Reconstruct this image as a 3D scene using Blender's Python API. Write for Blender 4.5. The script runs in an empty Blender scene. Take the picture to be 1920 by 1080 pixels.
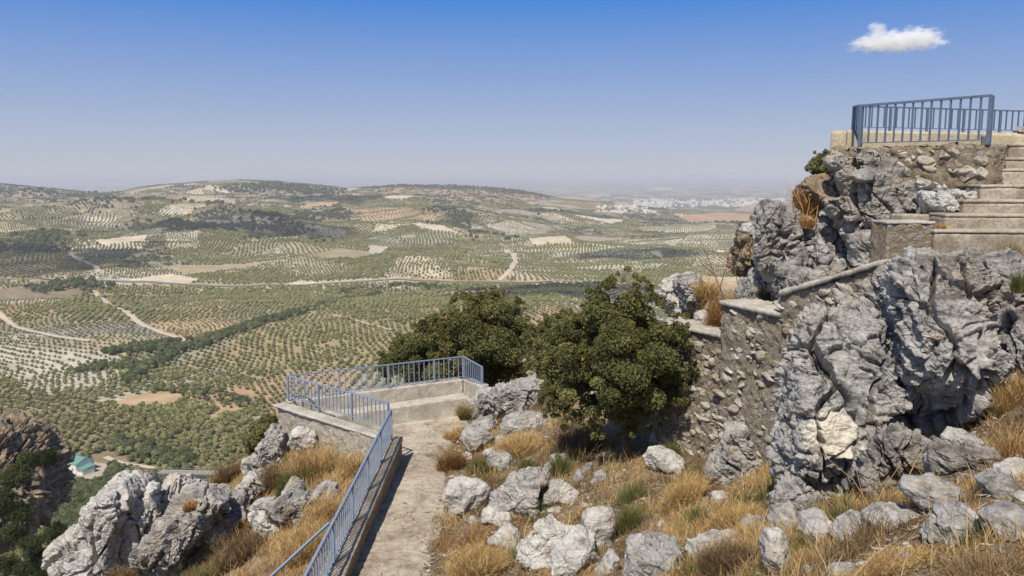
import bpy, bmesh, math, random
import numpy as np
from mathutils import Vector
SC = bpy.context.scene
COL = SC.collection
R = math.radians

# ---------------------------------------------------------------- camera, sky, sun, exposure
F = 1507.0                     # focal length in photo pixels (1920 wide)
PITCH = math.atan(200.0 / F)
cam = bpy.data.cameras.new("camera")
cam.sensor_width = 36.0
cam.lens = 36.0 * F / 1920.0
cam.clip_start = 0.1
cam.clip_end = 120000.0
camo = bpy.data.objects.new("camera", cam)
camo.rotation_euler = (math.pi / 2 - PITCH, 0, 0)
COL.objects.link(camo)
SC.camera = camo

SUN_EL = R(53.0)
SUN_H = Vector((-0.36, -0.93, 0)).normalized()      # horizontal direction towards the sun
SUN_ROT = math.atan2(SUN_H.x, SUN_H.y)
SUN_DIR = Vector((SUN_H.x * math.cos(SUN_EL), SUN_H.y * math.cos(SUN_EL), math.sin(SUN_EL)))
world = bpy.data.worlds.new("World")
SC.world = world
world.use_nodes = True
wn = world.node_tree
wn.nodes.clear()
sky = wn.nodes.new("ShaderNodeTexSky")
sky.sky_type = 'NISHITA'
sky.sun_disc = False
sky.sun_elevation = SUN_EL
sky.sun_rotation = SUN_ROT % (2 * math.pi)
sky.altitude = 900.0
sky.air_density = 1.0
sky.dust_density = 1.0
sky.ozone_density = 3.0
hs = wn.nodes.new("ShaderNodeHueSaturation")
hs.inputs['Hue'].default_value = 0.505
hs.inputs['Saturation'].default_value = 1.25
bg = wn.nodes.new("ShaderNodeBackground")
bg.inputs[1].default_value = 0.09
wo = wn.nodes.new("ShaderNodeOutputWorld")
wn.links.new(sky.outputs[0], hs.inputs['Color'])
gtc = wn.nodes.new("ShaderNodeTexCoord"); gsp = wn.nodes.new("ShaderNodeSeparateXYZ")
wn.links.new(gtc.outputs['Generated'], gsp.inputs[0])
gr_ = wn.nodes.new("ShaderNodeValToRGB")          # colour of the hazy air towards the horizon
K_ = 1.0 / 8.0
for p_, c_ in ((0.0, (4.5, 4.7, 5.2)), (0.05, (4.05, 4.65, 5.5)), (0.115, (2.7, 4.15, 5.95)), (0.165, (1.05, 3.0, 6.1)), (0.235, (0.10, 1.75, 5.8))):
    e_ = gr_.color_ramp.elements[0] if p_ == 0 else (gr_.color_ramp.elements[1] if p_ == 0.235 else gr_.color_ramp.elements.new(p_))
    e_.position = p_; e_.color = (c_[0] * K_, c_[1] * K_, c_[2] * K_, 1)
gm_ = wn.nodes.new("ShaderNodeMix"); gm_.data_type = 'RGBA'; gm_.blend_type = 'MULTIPLY'; gm_.inputs[0].default_value = 1.0
gm_.inputs[7].default_value = (8, 8, 8, 1)
wn.links.new(gsp.outputs[2], gr_.inputs[0]); wn.links.new(gr_.outputs[0], gm_.inputs[6])
gf_ = wn.nodes.new("ShaderNodeMapRange"); gf_.inputs[1].default_value = 0.2; gf_.inputs[2].default_value = 0.6; gf_.inputs[3].default_value = 0.92; gf_.inputs[4].default_value = 0.0
wn.links.new(gsp.outputs[2], gf_.inputs[0])
gx_ = wn.nodes.new("ShaderNodeMix"); gx_.data_type = 'RGBA'
wn.links.new(gf_.outputs[0], gx_.inputs[0]); wn.links.new(hs.outputs[0], gx_.inputs[6]); wn.links.new(gm_.outputs[2], gx_.inputs[7])
wn.links.new(gx_.outputs[2], bg.inputs[0])
wn.links.new(bg.outputs[0], wo.inputs[0])
sun = bpy.data.lights.new("sun", 'SUN')
sun.energy = 4.2
sun.angle = R(0.5)
sun.color = (1.0, 0.93, 0.81)
suno = bpy.data.objects.new("sun", sun)
suno.rotation_euler = SUN_DIR.to_track_quat('Z', 'Y').to_euler()
COL.objects.link(suno)
SC.view_settings.view_transform = 'Standard'
SC.view_settings.look = 'None'
SC.view_settings.exposure = 0.4
SC.view_settings.gamma = 1.0
SC.cycles.use_denoising = True
SC.cycles.max_bounces = 6
SC.cycles.diffuse_bounces = 3
SC.cycles.glossy_bounces = 2
SC.cycles.transmission_bounces = 3
SC.cycles.volume_bounces = 5
SC.cycles.transparent_max_bounces = 8

rng = np.random.default_rng(7)
random.seed(7)

# ---------------------------------------------------------------- noise
M32 = np.uint32(0xFFFFFFFF)
def _h(ix, iy, iz, seed):
    with np.errstate(over='ignore'):
        h = (ix.astype(np.int64).astype(np.uint32) * np.uint32(374761393)
             ^ iy.astype(np.int64).astype(np.uint32) * np.uint32(668265263)
             ^ iz.astype(np.int64).astype(np.uint32) * np.uint32(2246822519)) + np.uint32((seed * 3266489917) & 0xFFFFFFFF)
        h ^= h >> np.uint32(15)
        h *= np.uint32(2246822519)
        h ^= h >> np.uint32(13)
        h *= np.uint32(3266489917)
        h ^= h >> np.uint32(16)
    return h
_G = np.array([[1,1,0],[-1,1,0],[1,-1,0],[-1,-1,0],[1,0,1],[-1,0,1],[1,0,-1],[-1,0,-1],
               [0,1,1],[0,-1,1],[0,1,-1],[0,-1,-1],[1,1,0],[-1,1,0],[0,-1,1],[0,-1,-1]], dtype=np.float32)
def perlin(p, seed=0):
    p = np.asarray(p, dtype=np.float64)
    i = np.floor(p).astype(np.int64)
    f = (p - i).astype(np.float32)
    u = f * f * f * (f * (f * 6 - 15) + 10)
    out = 0
    for dx in (0, 1):
        for dy in (0, 1):
            for dz in (0, 1):
                h = _h(i[:, 0] + dx, i[:, 1] + dy, i[:, 2] + dz, seed) & np.uint32(15)
                g = _G[h]
                d = g[:, 0] * (f[:, 0] - dx) + g[:, 1] * (f[:, 1] - dy) + g[:, 2] * (f[:, 2] - dz)
                w = (u[:, 0] if dx else 1 - u[:, 0]) * (u[:, 1] if dy else 1 - u[:, 1]) * (u[:, 2] if dz else 1 - u[:, 2])
                out = out + w * d
    return out
def fbm(p, o=4, seed=0, gain=0.5):
    a, s, t = 1.0, 0, 0
    p = np.asarray(p, dtype=np.float64)
    for k in range(o):
        s = s + a * perlin(p, seed + k); t += a
        p = p * 2.03 + 7.1; a *= gain
    return s / t * 1.5
def ridged(p, o=4, seed=0, gain=0.5):
    a, s, t = 1.0, 0, 0
    p = np.asarray(p, dtype=np.float64)
    for k in range(o):
        s = s + a * (1 - np.minimum(1, 2.2 * np.abs(perlin(p, seed + k)))); t += a
        p = p * 2.03 + 3.7; a *= gain
    return s / t
def vor(p, seed=0):
    p = np.asarray(p, dtype=np.float64)
    i = np.floor(p).astype(np.int64)
    f1 = np.full(len(p), 9e9); f2 = np.full(len(p), 9e9); idh = np.zeros(len(p), dtype=np.uint32)
    for dx in (-1, 0, 1):
        for dy in (-1, 0, 1):
            for dz in (-1, 0, 1):
                c = i + np.array([dx, dy, dz])
                h = _h(c[:, 0], c[:, 1], c[:, 2], seed)
                jx = (h & np.uint32(1023)) / 1023.0
                jy = ((h >> np.uint32(10)) & np.uint32(1023)) / 1023.0
                jz = ((h >> np.uint32(20)) & np.uint32(1023)) / 1023.0
                d = (c[:, 0] + jx - p[:, 0])**2 + (c[:, 1] + jy - p[:, 1])**2 + (c[:, 2] + jz - p[:, 2])**2
                m = d < f1
                f2 = np.where(m, f1, np.minimum(f2, d))
                idh = np.where(m, h, idh)
                f1 = np.where(m, d, f1)
    return np.sqrt(f1), np.sqrt(f2), idh
def sst(a, b, x):
    t = np.clip((x - a) / (b - a), 0, 1)
    return t * t * (3 - 2 * t)
def xyz(x, y, z=0.0):
    x = np.asarray(x, dtype=np.float64)
    return np.stack([x, np.broadcast_to(y, x.shape), np.broadcast_to(z, x.shape)], -1)

# ---------------------------------------------------------------- pixels of the photo -> points of the place
SP, CP = math.sin(PITCH), math.cos(PITCH)
def ray(px, py):
    """X/Y and Z/Y of the sight line"""
    u = (px - 960.0) / F; v = (540.0 - py) / F
    ry = CP + v * SP
    return u / ry, (-SP + v * CP) / ry
def at(px, py, Y):
    a, b = ray(px, py)
    return Vector((a * Y, Y, b * Y))
def proj(P):
    P = np.asarray(P)
    fw = P[:, 1] * CP - P[:, 2] * SP
    up = P[:, 1] * SP + P[:, 2] * CP
    return 960 + F * P[:, 0] / fw, 540 - F * up / fw

# ---------------------------------------------------------------- objects
def link(o, parent=None):
    COL.objects.link(o)
    if parent is not None:
        o.parent = parent
    return o
def tag(o, label=None, cat=None, group=None, kind=None):
    if label: o['label'] = label
    if cat: o['category'] = cat
    if group: o['group'] = group
    if kind: o['kind'] = kind
    return o
def empty(name, loc=(0, 0, 0), rz=0.0):
    o = bpy.data.objects.new(name, None)
    o.location = loc; o.rotation_euler = (0, 0, rz); o.empty_display_size = 0.3
    return link(o)
def mesh_np(name, V, Fc, mat, parent=None, smooth=True, col=None, attrs=None, linkit=True):
    """V (n,3), Fc a list of (k,m) int arrays, col (n,3) vertex colours"""
    me = bpy.data.meshes.new(name)
    V = np.ascontiguousarray(V, dtype=np.float32)
    if isinstance(Fc, np.ndarray): Fc = [Fc]
    Fc = [f for f in Fc if len(f)]
    tot = sum(f.size for f in Fc); nf = sum(len(f) for f in Fc)
    me.vertices.add(len(V)); me.vertices.foreach_set('co', V.ravel())
    me.loops.add(tot); me.polygons.add(nf)
    me.loops.foreach_set('vertex_index', np.concatenate([f.ravel() for f in Fc]).astype(np.int32))
    sizes = np.concatenate([np.full(len(f), f.shape[1], dtype=np.int32) for f in Fc])
    st = np.zeros(nf, dtype=np.int32); st[1:] = np.cumsum(sizes)[:-1]
    me.polygons.foreach_set('loop_start', st)
    me.polygons.foreach_set('use_smooth', np.full(nf, bool(smooth)))
    me.update(calc_edges=True)
    if col is not None:
        a = me.attributes.new('Col', 'FLOAT_COLOR', 'POINT')
        c = np.ones((len(V), 4), dtype=np.float32); c[:, :3] = col
        a.data.foreach_set('color', c.ravel())
    if attrs:
        for k, v in attrs.items():
            a = me.attributes.new(k, 'FLOAT', 'POINT'); a.data.foreach_set('value', np.asarray(v, dtype=np.float32))
    if mat is not None:
        me.materials.append(mat)
    o = bpy.data.objects.new(name, me)
    if linkit: link(o, parent)
    return o
def gridfaces(nr, nc):
    i = np.arange(nr - 1)[:, None] * nc + np.arange(nc - 1)[None, :]
    return np.stack([i, i + 1, i + nc + 1, i + nc], -1).reshape(-1, 4)
def vnormals(V, T):
    n = np.zeros_like(V)
    if T.shape[1] == 4:
        fn = np.cross(V[T[:, 2]] - V[T[:, 0]], V[T[:, 3]] - V[T[:, 1]])
    else:
        fn = np.cross(V[T[:, 1]] - V[T[:, 0]], V[T[:, 2]] - V[T[:, 0]])
    for k in range(T.shape[1]):
        for a in range(3):
            n[:, a] += np.bincount(T[:, k], weights=fn[:, a], minlength=len(V))
    return n / (np.linalg.norm(n, axis=1, keepdims=True) + 1e-12)
class MB:
    """collects boxes, tubes and faces; build() links them as one mesh"""
    def __init__(s): s.v = []; s.f = []
    def add(s, vs, fs):
        b = len(s.v); s.v += [tuple(v) for v in vs]; s.f += [tuple(b + i for i in f) for f in fs]; return s
    def box(s, x0, x1, y0, y1, z0, z1):
        return s.hex([(x0,y0,z0),(x1,y0,z0),(x1,y1,z0),(x0,y1,z0),(x0,y0,z1),(x1,y0,z1),(x1,y1,z1),(x0,y1,z1)])
    def hex(s, c):
        return s.add(c, [(0,3,2,1),(4,5,6,7),(0,1,5,4),(1,2,6,5),(2,3,7,6),(3,0,4,7)])
    def bar(s, a, b, w, h=None):
        """square bar from a to b"""
        h = h or w; a = Vector(a); b = Vector(b); d = (b - a).normalized()
        up = Vector((0, 0, 1)) if abs(d.z) < 0.9 else Vector((0, 1, 0))
        r = d.cross(up).normalized(); u = r.cross(d)
        c = []
        for p in (a, b):
            for sr, su in ((-1, -1), (1, -1), (1, 1), (-1, 1)):
                c.append(p + r * (sr * w / 2) + u * (su * h / 2))
        return s.add(c, [(0,3,2,1),(4,5,6,7),(0,1,5,4),(1,2,6,5),(2,3,7,6),(3,0,4,7)])
    def tube(s, pts, rad, n=8):
        pts = [Vector(p) for p in pts]
        if not hasattr(rad, '__len__'): rad = [rad] * len(pts)
        vs = []; fs = []
        for k, p in enumerate(pts):
            d = (pts[min(k + 1, len(pts) - 1)] - pts[max(k - 1, 0)]).normalized()
            up = Vector((0, 0, 1)) if abs(d.z) < 0.9 else Vector((1, 0, 0))
            r = d.cross(up).normalized(); u = r.cross(d)
            for j in range(n):
                t = 2 * math.pi * j / n
                vs.append(p + (r * math.cos(t) + u * math.sin(t)) * rad[k])
        for k in range(len(pts) - 1):
            for j in range(n):
                fs.append((k * n + j, k * n + (j + 1) % n, (k + 1) * n + (j + 1) % n, (k + 1) * n + j))
        fs.append(tuple(range(n))[::-1]); fs.append(tuple((len(pts) - 1) * n + j for j in range(n)))
        return s.add(vs, fs)
    def build(s, name, mat, parent=None, smooth=False, bevel=0.0, linkit=True):
        me = bpy.data.meshes.new(name); me.from_pydata(s.v, [], s.f); me.update()
        if smooth: me.polygons.foreach_set('use_smooth', [True] * len(me.polygons))
        bm = bmesh.new(); bm.from_mesh(me); bmesh.ops.recalc_face_normals(bm, faces=bm.faces); bm.to_mesh(me); bm.free()
        me.materials.append(mat)
        o = bpy.data.objects.new(name, me)
        if linkit: link(o, parent)
        if bevel:
            b = o.modifiers.new('bevel', 'BEVEL'); b.width = bevel; b.segments = 2
        return o
def copy_obj(o, parent=None, name=None):
    c = o.copy(); COL.objects.link(c)
    if parent is not None: c.parent = parent
    return c
def copy_thing(root, loc, rz=0.0, sc=1.0):
    c = root.copy(); COL.objects.link(c); c.location = loc; c.rotation_euler = (0, 0, rz); c.scale = (sc,) * 3
    for ch in root.children:
        copy_obj(ch, c)
    return c

# ---------------------------------------------------------------- materials
class NT:
    def __init__(s, name):
        s.m = bpy.data.materials.new(name); s.m.use_nodes = True
        s.t = s.m.node_tree; s.t.nodes.clear()
        s.out = s.t.nodes.new("ShaderNodeOutputMaterial")
        s.tc = s.t.nodes.new("ShaderNodeTexCoord")
        s.co = s.tc.outputs['Object']
    def n(s, typ, **kw):
        nd = s.t.nodes.new(typ)
        for k, v in kw.items():
            if k.startswith('_'): setattr(nd, k[1:], v)
            else: s.set(nd.inputs[k.replace('__', ' ')] if not k.isdigit() else nd.inputs[int(k)], v)
        return nd
    def set(s, sock, v):
        if isinstance(v, bpy.types.NodeSocket): s.t.links.new(v, sock)
        else:
            if isinstance(v, (tuple, list)) and len(v) == 3 and sock.type == 'RGBA': v = (*v, 1)
            sock.default_value = v
    def noise(s, scale, detail=4, rough=0.55, co=None, dist=0.0):
        nd = s.n("ShaderNodeTexNoise", Vector=co or s.co, Scale=scale, Detail=detail, Roughness=rough, Distortion=dist)
        return nd.outputs[0]
    def voro(s, scale, feature='F1', co=None, rnd=1.0, out=0):
        nd = s.t.nodes.new("ShaderNodeTexVoronoi"); nd.feature = feature
        s.set(nd.inputs['Vector'], co or s.co); nd.inputs['Scale'].default_value = scale
        nd.inputs['Randomness'].default_value = rnd
        return nd.outputs[out]
    def ramp(s, fac, stops):
        nd = s.t.nodes.new("ShaderNodeValToRGB"); s.set(nd.inputs[0], fac)
        e = nd.color_ramp.elements
        while len(e) < len(stops): e.new(0.5)
        for k, (p, c) in enumerate(stops):
            e[k].position = p
            if not isinstance(c, (tuple, list)): c = (c, c, c)
            e[k].color = (*c, 1)
        return nd.outputs[0]
    def mix(s, fac, a, b, mode='MIX'):
        nd = s.t.nodes.new("ShaderNodeMix"); nd.data_type = 'RGBA'; nd.blend_type = mode
        s.set(nd.inputs[0], fac); s.set(nd.inputs[6], a); s.set(nd.inputs[7], b)
        return nd.outputs[2]
    def math(s, op, a, b=0.0):
        nd = s.t.nodes.new("ShaderNodeMath"); nd.operation = op
        s.set(nd.inputs[0], a); s.set(nd.inputs[1], b)
        return nd.outputs[0]
    def mapping(s, scale=(1, 1, 1), rot=(0, 0, 0), loc=(0, 0, 0), co=None):
        nd = s.t.nodes.new("ShaderNodeMapping"); s.set(nd.inputs[0], co or s.co)
        nd.inputs['Scale'].default_value = scale; nd.inputs['Rotation'].default_value = rot; nd.inputs['Location'].default_value = loc
        return nd.outputs[0]
    def bump(s, h, strength=0.5, dist=0.02, normal=None):
        nd = s.t.nodes.new("ShaderNodeBump"); s.set(nd.inputs['Height'], h)
        nd.inputs['Strength'].default_value = strength; nd.inputs['Distance'].default_value = dist
        if normal is not None: s.set(nd.inputs['Normal'], normal)
        return nd.outputs[0]
    def attr(s, name='Col'):
        nd = s.t.nodes.new("ShaderNodeAttribute"); nd.attribute_name = name
        return nd.outputs[0]
    def rand(s):
        return s.t.nodes.new("ShaderNodeObjectInfo").outputs['Random']
    def pbr(s, col, rough=0.9, bump=None, spec=0.25, metal=0.0):
        b = s.t.nodes.new("ShaderNodeBsdfPrincipled")
        s.set(b.inputs['Base Color'], col); s.set(b.inputs['Roughness'], rough)
        b.inputs['Specular IOR Level'].default_value = spec; b.inputs['Metallic'].default_value = metal
        if bump is not None: s.set(b.inputs['Normal'], bump)
        s.t.links.new(b.outputs[0], s.out.inputs[0])
        return s.m
    def leafy(s, col, trans=0.35):
        d = s.n("ShaderNodeBsdfDiffuse", Color=col); t = s.n("ShaderNodeBsdfTranslucent", Color=col)
        m = s.t.nodes.new("ShaderNodeMixShader"); m.inputs[0].default_value = trans
        s.t.links.new(d.outputs[0], m.inputs[1]); s.t.links.new(t.outputs[0], m.inputs[2])
        s.t.links.new(m.outputs[0], s.out.inputs[0])
        return s.m

def mat_limestone(name, light=(0.52, 0.505, 0.48), mid=(0.30, 0.292, 0.28), dark=(0.13, 0.127, 0.122), warm=0.25, rot=(0.5, 0.9, 0.3), bias=0.0, scar=None):
    t = NT(name)
    geo = t.t.nodes.new("ShaderNodeNewGeometry").outputs['Position']
    st = t.mapping(scale=(1.0, 1.0, 4.0), rot=rot, co=geo)
    big = t.noise(1.3, 5, 0.6, co=geo, dist=0.6)
    str_ = t.noise(3.2, 7, 0.65, co=st, dist=0.8)
    fine = t.noise(22, 6, 0.7, co=geo)
    pits = t.voro(38, co=geo)
    f = t.math('ADD', t.math('MULTIPLY', str_, 0.55), t.math('MULTIPLY', big, 0.45))
    f = t.math('ADD', f, t.math('MULTIPLY', t.math('SUBTRACT', fine, 0.5), 0.35))
    c = t.ramp(t.math('ADD', f, bias), [(0.37, dark), (0.455, mid), (0.54, tuple((a + b) / 2 for a, b in zip(mid, light))), (0.62, light)])
    streak = t.ramp(t.noise(2.6, 6, 0.7, co=t.mapping(scale=(3.2, 3.2, 0.6), loc=(5, 5, 5), co=geo)), [(0.56, 0), (0.66, 0.6)])
    c = t.mix(streak, c, tuple(x * 0.8 for x in dark))
    wf = t.ramp(t.noise(0.9, 4, 0.6, co=t.mapping(loc=(11, 5, 3), co=geo)), [(0.48, 0), (0.68, warm)])
    c = t.mix(wf, c, (0.40, 0.29, 0.18))
    lich = t.ramp(t.noise(3.0, 6, 0.75, co=t.mapping(loc=(21, 2, 7), co=geo)), [(0.60, 0), (0.66, 0.6)])
    c = t.mix(lich, c, (0.36, 0.22, 0.09))
    wh = t.ramp(t.noise(5.5, 6, 0.7, co=t.mapping(loc=(3, 9, 1), co=geo)), [(0.60, 0), (0.70, 0.75)])
    c = t.mix(wh, c, tuple(min(0.7, x * 1.35) for x in light))
    if scar is not None:
        vm = t.t.nodes.new('ShaderNodeVectorMath'); vm.operation = 'DISTANCE'; t.set(vm.inputs[0], geo); vm.inputs[1].default_value = scar[:3]
        sm = t.ramp(t.math('ADD', t.math('DIVIDE', vm.outputs['Value'], scar[3]), t.math('MULTIPLY', t.math('SUBTRACT', t.noise(6, 5, 0.7, co=geo), 0.5), 1.3)), [(0.75, 0.9), (0.95, 0)])
        c = t.mix(sm, c, (0.62, 0.56, 0.46))
    sp = t.ramp(t.voro(60, co=geo), [(0.0, 1), (0.16, 0)])
    c = t.mix(t.math('MULTIPLY', sp, t.math('MULTIPLY', big, 0.7)), c, (0.07, 0.07, 0.07))
    b = t.bump(t.math('ADD', t.math('MULTIPLY', str_, 1.0), t.math('MULTIPLY', fine, 0.35)), 0.9, 0.05)
    b = t.bump(pits, 0.45, 0.012, b)
    return t.pbr(c, 0.95, b, 0.15)
M = {}
M['rock'] = mat_limestone("limestone", light=(0.46, 0.44, 0.41), mid=(0.28, 0.267, 0.25), dark=(0.11, 0.105, 0.097))
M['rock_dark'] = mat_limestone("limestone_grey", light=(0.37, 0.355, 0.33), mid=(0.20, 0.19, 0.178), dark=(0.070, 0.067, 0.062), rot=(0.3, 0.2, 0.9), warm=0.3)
M['rock_pale'] = mat_limestone("limestone_pale", light=(0.55, 0.53, 0.49), mid=(0.38, 0.36, 0.33), dark=(0.19, 0.18, 0.165), rot=(1.0, 0.4, 0.2), bias=0.02)
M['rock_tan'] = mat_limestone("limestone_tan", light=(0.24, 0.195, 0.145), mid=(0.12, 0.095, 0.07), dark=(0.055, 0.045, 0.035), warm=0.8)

_sc = at(1572, 822, 7.35)
M['rock_scar'] = mat_limestone("limestone_with_fresh_scar", light=(0.44, 0.42, 0.39), mid=(0.25, 0.24, 0.225), dark=(0.10, 0.095, 0.088), scar=(_sc.x, _sc.y, _sc.z, 0.36))
M['rock_tan2'] = mat_limestone('bedded_stone', light=(0.50, 0.46, 0.40), mid=(0.36, 0.32, 0.26), dark=(0.20, 0.17, 0.13), warm=0.5)
def mat_rubble(name, mortar, stone_a, stone_b, scale=9.0, mcut=0.06):
    t = NT(name)
    geo = t.t.nodes.new("ShaderNodeNewGeometry").outputs['Position']
    w = t.noise(4, 3, co=geo)
    wc = t.t.nodes.new("ShaderNodeVectorMath"); wc.operation = 'ADD'
    t.set(wc.inputs[0], geo); nn = t.n("ShaderNodeTexNoise", Vector=geo, Scale=7.0, Detail=5.0)
    sc_ = t.t.nodes.new("ShaderNodeVectorMath"); sc_.operation = 'SCALE'; t.set(sc_.inputs[0], nn.outputs[1]); sc_.inputs['Scale'].default_value = 0.13
    t.set(wc.inputs[1], sc_.outputs[0])
    co = t.mapping(scale=(1, 1, 1.5), co=wc.outputs[0])
    cell = t.voro(scale, co=co, out=1)
    edge = t.voro(scale, 'DISTANCE_TO_EDGE', co=co)
    sep = t.n("ShaderNodeSeparateColor", Color=cell)
    st = t.mix(sep.outputs[0], stone_a, stone_b)
    st = t.mix(t.noise(30, 5, 0.7, co=geo), t.mix(0.6, st, (0.06, 0.05, 0.04)), st)
    inst = t.math('GREATER_THAN', sep.outputs[1], 0.5)
    m = t.math('MULTIPLY', t.ramp(edge, [(mcut, 0), (mcut + 0.06, 1)]), inst)
    mo = t.mix(t.noise(14, 6, 0.7, co=geo), tuple(a * 0.55 for a in mortar), tuple(min(1, a * 1.35) for a in mortar))
    c = t.mix(m, mo, st)
    chip = t.math('MULTIPLY', t.ramp(t.voro(34, co=wc.outputs[0]), [(0.22, 1), (0.27, 0)]), t.ramp(t.noise(5, 4, co=t.mapping(loc=(7, 1, 3), co=geo)), [(0.42, 0), (0.56, 0.85)]))
    c = t.mix(chip, c, tuple(min(0.62, x * 1.15) for x in stone_a))
    pit = t.math('MULTIPLY', t.ramp(t.noise(16, 6, 0.8, co=t.mapping(scale=(1, 1, 1.8), loc=(2, 8, 3), co=geo)), [(0.58, 0), (0.64, 0.75)]), 1.0)
    c = t.mix(pit, c, tuple(x * 0.35 for x in mortar))
    h = t.math('ADD', t.math('MULTIPLY', m, 0.4), t.math('MULTIPLY', t.noise(22, 7, 0.8, co=geo), 1.3))
    return t.pbr(c, 0.95, t.bump(h, 0.9, 0.035), 0.12)
M['rubble_brown'] = mat_rubble("rubble_masonry_brown", (0.27, 0.22, 0.16), (0.56, 0.52, 0.46), (0.34, 0.29, 0.23), 12.0)
M['rubble_tan'] = mat_rubble("rubble_masonry_tan", (0.30, 0.235, 0.155), (0.50, 0.46, 0.40), (0.38, 0.31, 0.24), 11.0)
M['rubble_pale'] = mat_rubble("rubble_masonry_pale", (0.46, 0.40, 0.31), (0.58, 0.54, 0.49), (0.42, 0.37, 0.31), 8.0)

def mat_concrete(name, a, b, speck=0.5, sc=1.0):
    t = NT(name)
    geo = t.t.nodes.new("ShaderNodeNewGeometry").outputs['Position']
    n1 = t.noise(2.2 * sc, 7, 0.65, co=geo, dist=0.4); n2 = t.noise(26 * sc, 5, 0.7, co=geo)
    c = t.mix(t.ramp(n1, [(0.38, 0), (0.62, 1)]), a, b)
    c = t.mix(t.math('MULTIPLY', t.ramp(n2, [(0.4, 1), (0.55, 0)]), 0.45), c, tuple(x * 0.45 for x in a))
    peb = t.voro(42 * sc, co=geo)
    pm = t.math('MULTIPLY', t.ramp(peb, [(0.16, 1), (0.24, 0)]), t.ramp(t.noise(5 * sc, 4, co=geo), [(0.5, 0), (0.62, speck)]))
    c = t.mix(pm, c, (0.66, 0.62, 0.55))
    h = t.math('ADD', n2, t.math('MULTIPLY', pm, 0.6))
    return t.pbr(c, 0.93, t.bump(h, 0.55, 0.012), 0.15)
M['concrete'] = mat_concrete("pebbled_concrete", (0.36, 0.32, 0.26), (0.54, 0.50, 0.43), 0.8)
M['coping'] = mat_concrete("lime_coping", (0.36, 0.325, 0.27), (0.54, 0.50, 0.43), 0.4)
M['cream'] = mat_concrete("cream_render", (0.42, 0.35, 0.235), (0.52, 0.45, 0.325), 0.2)
M['step'] = mat_concrete("step_concrete", (0.25, 0.205, 0.15), (0.42, 0.365, 0.29), 0.9)
M['tread'] = mat_concrete("tread_concrete", (0.30, 0.255, 0.195), (0.45, 0.40, 0.32), 0.5)

def mat_path():
    t = NT("worn_concrete_path")
    geo = t.t.nodes.new("ShaderNodeNewGeometry").outputs['Position']
    n1 = t.noise(1.1, 7, 0.68, co=geo, dist=0.7); n2 = t.noise(9, 6, 0.7, co=geo); n3 = t.noise(40, 4, 0.7, co=geo)
    c = t.ramp(t.math('ADD', t.math('MULTIPLY', n1, 0.6), t.math('MULTIPLY', n2, 0.4)),
               [(0.36, (0.17, 0.125, 0.085)), (0.45, (0.31, 0.255, 0.19)), (0.54, (0.44, 0.385, 0.305)), (0.66, (0.55, 0.50, 0.42))])
    c = t.mix(t.math('MULTIPLY', t.ramp(n3, [(0.36, 1), (0.5, 0)]), 0.5), c, (0.17, 0.12, 0.08))
    peb = t.voro(26, co=geo)
    pm = t.math('MULTIPLY', t.ramp(peb, [(0.14, 1), (0.2, 0)]), t.ramp(t.noise(2.4, 4, co=geo), [(0.45, 0), (0.6, 0.8)]))
    c = t.mix(pm, c, (0.66, 0.62, 0.56))
    return t.pbr(c, 0.95, t.bump(t.math('ADD', t.math('ADD', n2, t.math('MULTIPLY', n3, 0.5)), pm), 0.6, 0.02), 0.1)
M['path'] = mat_path()
def mat_soil():
    t = NT("dry_soil_and_litter")
    geo = t.t.nodes.new("ShaderNodeNewGeometry").outputs['Position']
    n1 = t.noise(0.8, 6, 0.65, co=geo, dist=0.5); n2 = t.noise(14, 7, 0.75, co=geo); n3 = t.noise(60, 4, 0.8, co=geo)
    c = t.ramp(t.math('ADD', t.math('MULTIPLY', n1, 0.5), t.math('MULTIPLY', n2, 0.5)),
               [(0.36, (0.13, 0.09, 0.055)), (0.47, (0.25, 0.18, 0.11)), (0.56, (0.36, 0.275, 0.175)), (0.68, (0.46, 0.38, 0.27))])
    st = t.voro(30, co=geo)
    c = t.mix(t.ramp(st, [(0.1, 0.8), (0.16, 0)]), c, (0.48, 0.43, 0.36))
    return t.pbr(c, 1.0, t.bump(t.math('ADD', n2, n3), 0.9, 0.04), 0.05)
M['soil'] = mat_soil()
def mat_paint():
    t = NT("blue_grey_paint")
    n = t.noise(14, 5, 0.7); 
    c = t.mix(t.ramp(n, [(0.35, 0), (0.65, 1)]), (0.175, 0.225, 0.31), (0.225, 0.28, 0.37))
    c = t.mix(t.ramp(t.noise(35, 5, 0.8), [(0.66, 0), (0.72, 0.7)]), c, (0.12, 0.06, 0.03))
    return t.pbr(c, 0.5, None, 0.4)
M['paint'] = mat_paint()
def mat_paint2():
    t = NT("dark_blue_grey_paint")
    c = t.mix(t.ramp(t.noise(14, 5, 0.7), [(0.35, 0), (0.65, 1)]), (0.08, 0.11, 0.165), (0.12, 0.155, 0.225))
    c = t.mix(t.ramp(t.noise(30, 5, 0.8), [(0.62, 0), (0.7, 0.7)]), c, (0.10, 0.06, 0.04))
    return t.pbr(c, 0.5, None, 0.35)
M['paint2'] = mat_paint2()
t = NT("leaves"); M['leaf'] = t.leafy(t.attr(), 0.28)
t = NT("dry_blades"); M['blade'] = t.leafy(t.attr(), 0.3)
t = NT("bark"); M['bark'] = t.pbr(t.mix(t.noise(9, 6, 0.7, co=t.mapping(scale=(1, 1, 0.25))), (0.05, 0.04, 0.03), (0.16, 0.13, 0.10)), 0.95, t.bump(t.noise(14, 6, 0.7, co=t.mapping(scale=(1, 1, 0.25))), 0.8, 0.03), 0.1)
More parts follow.
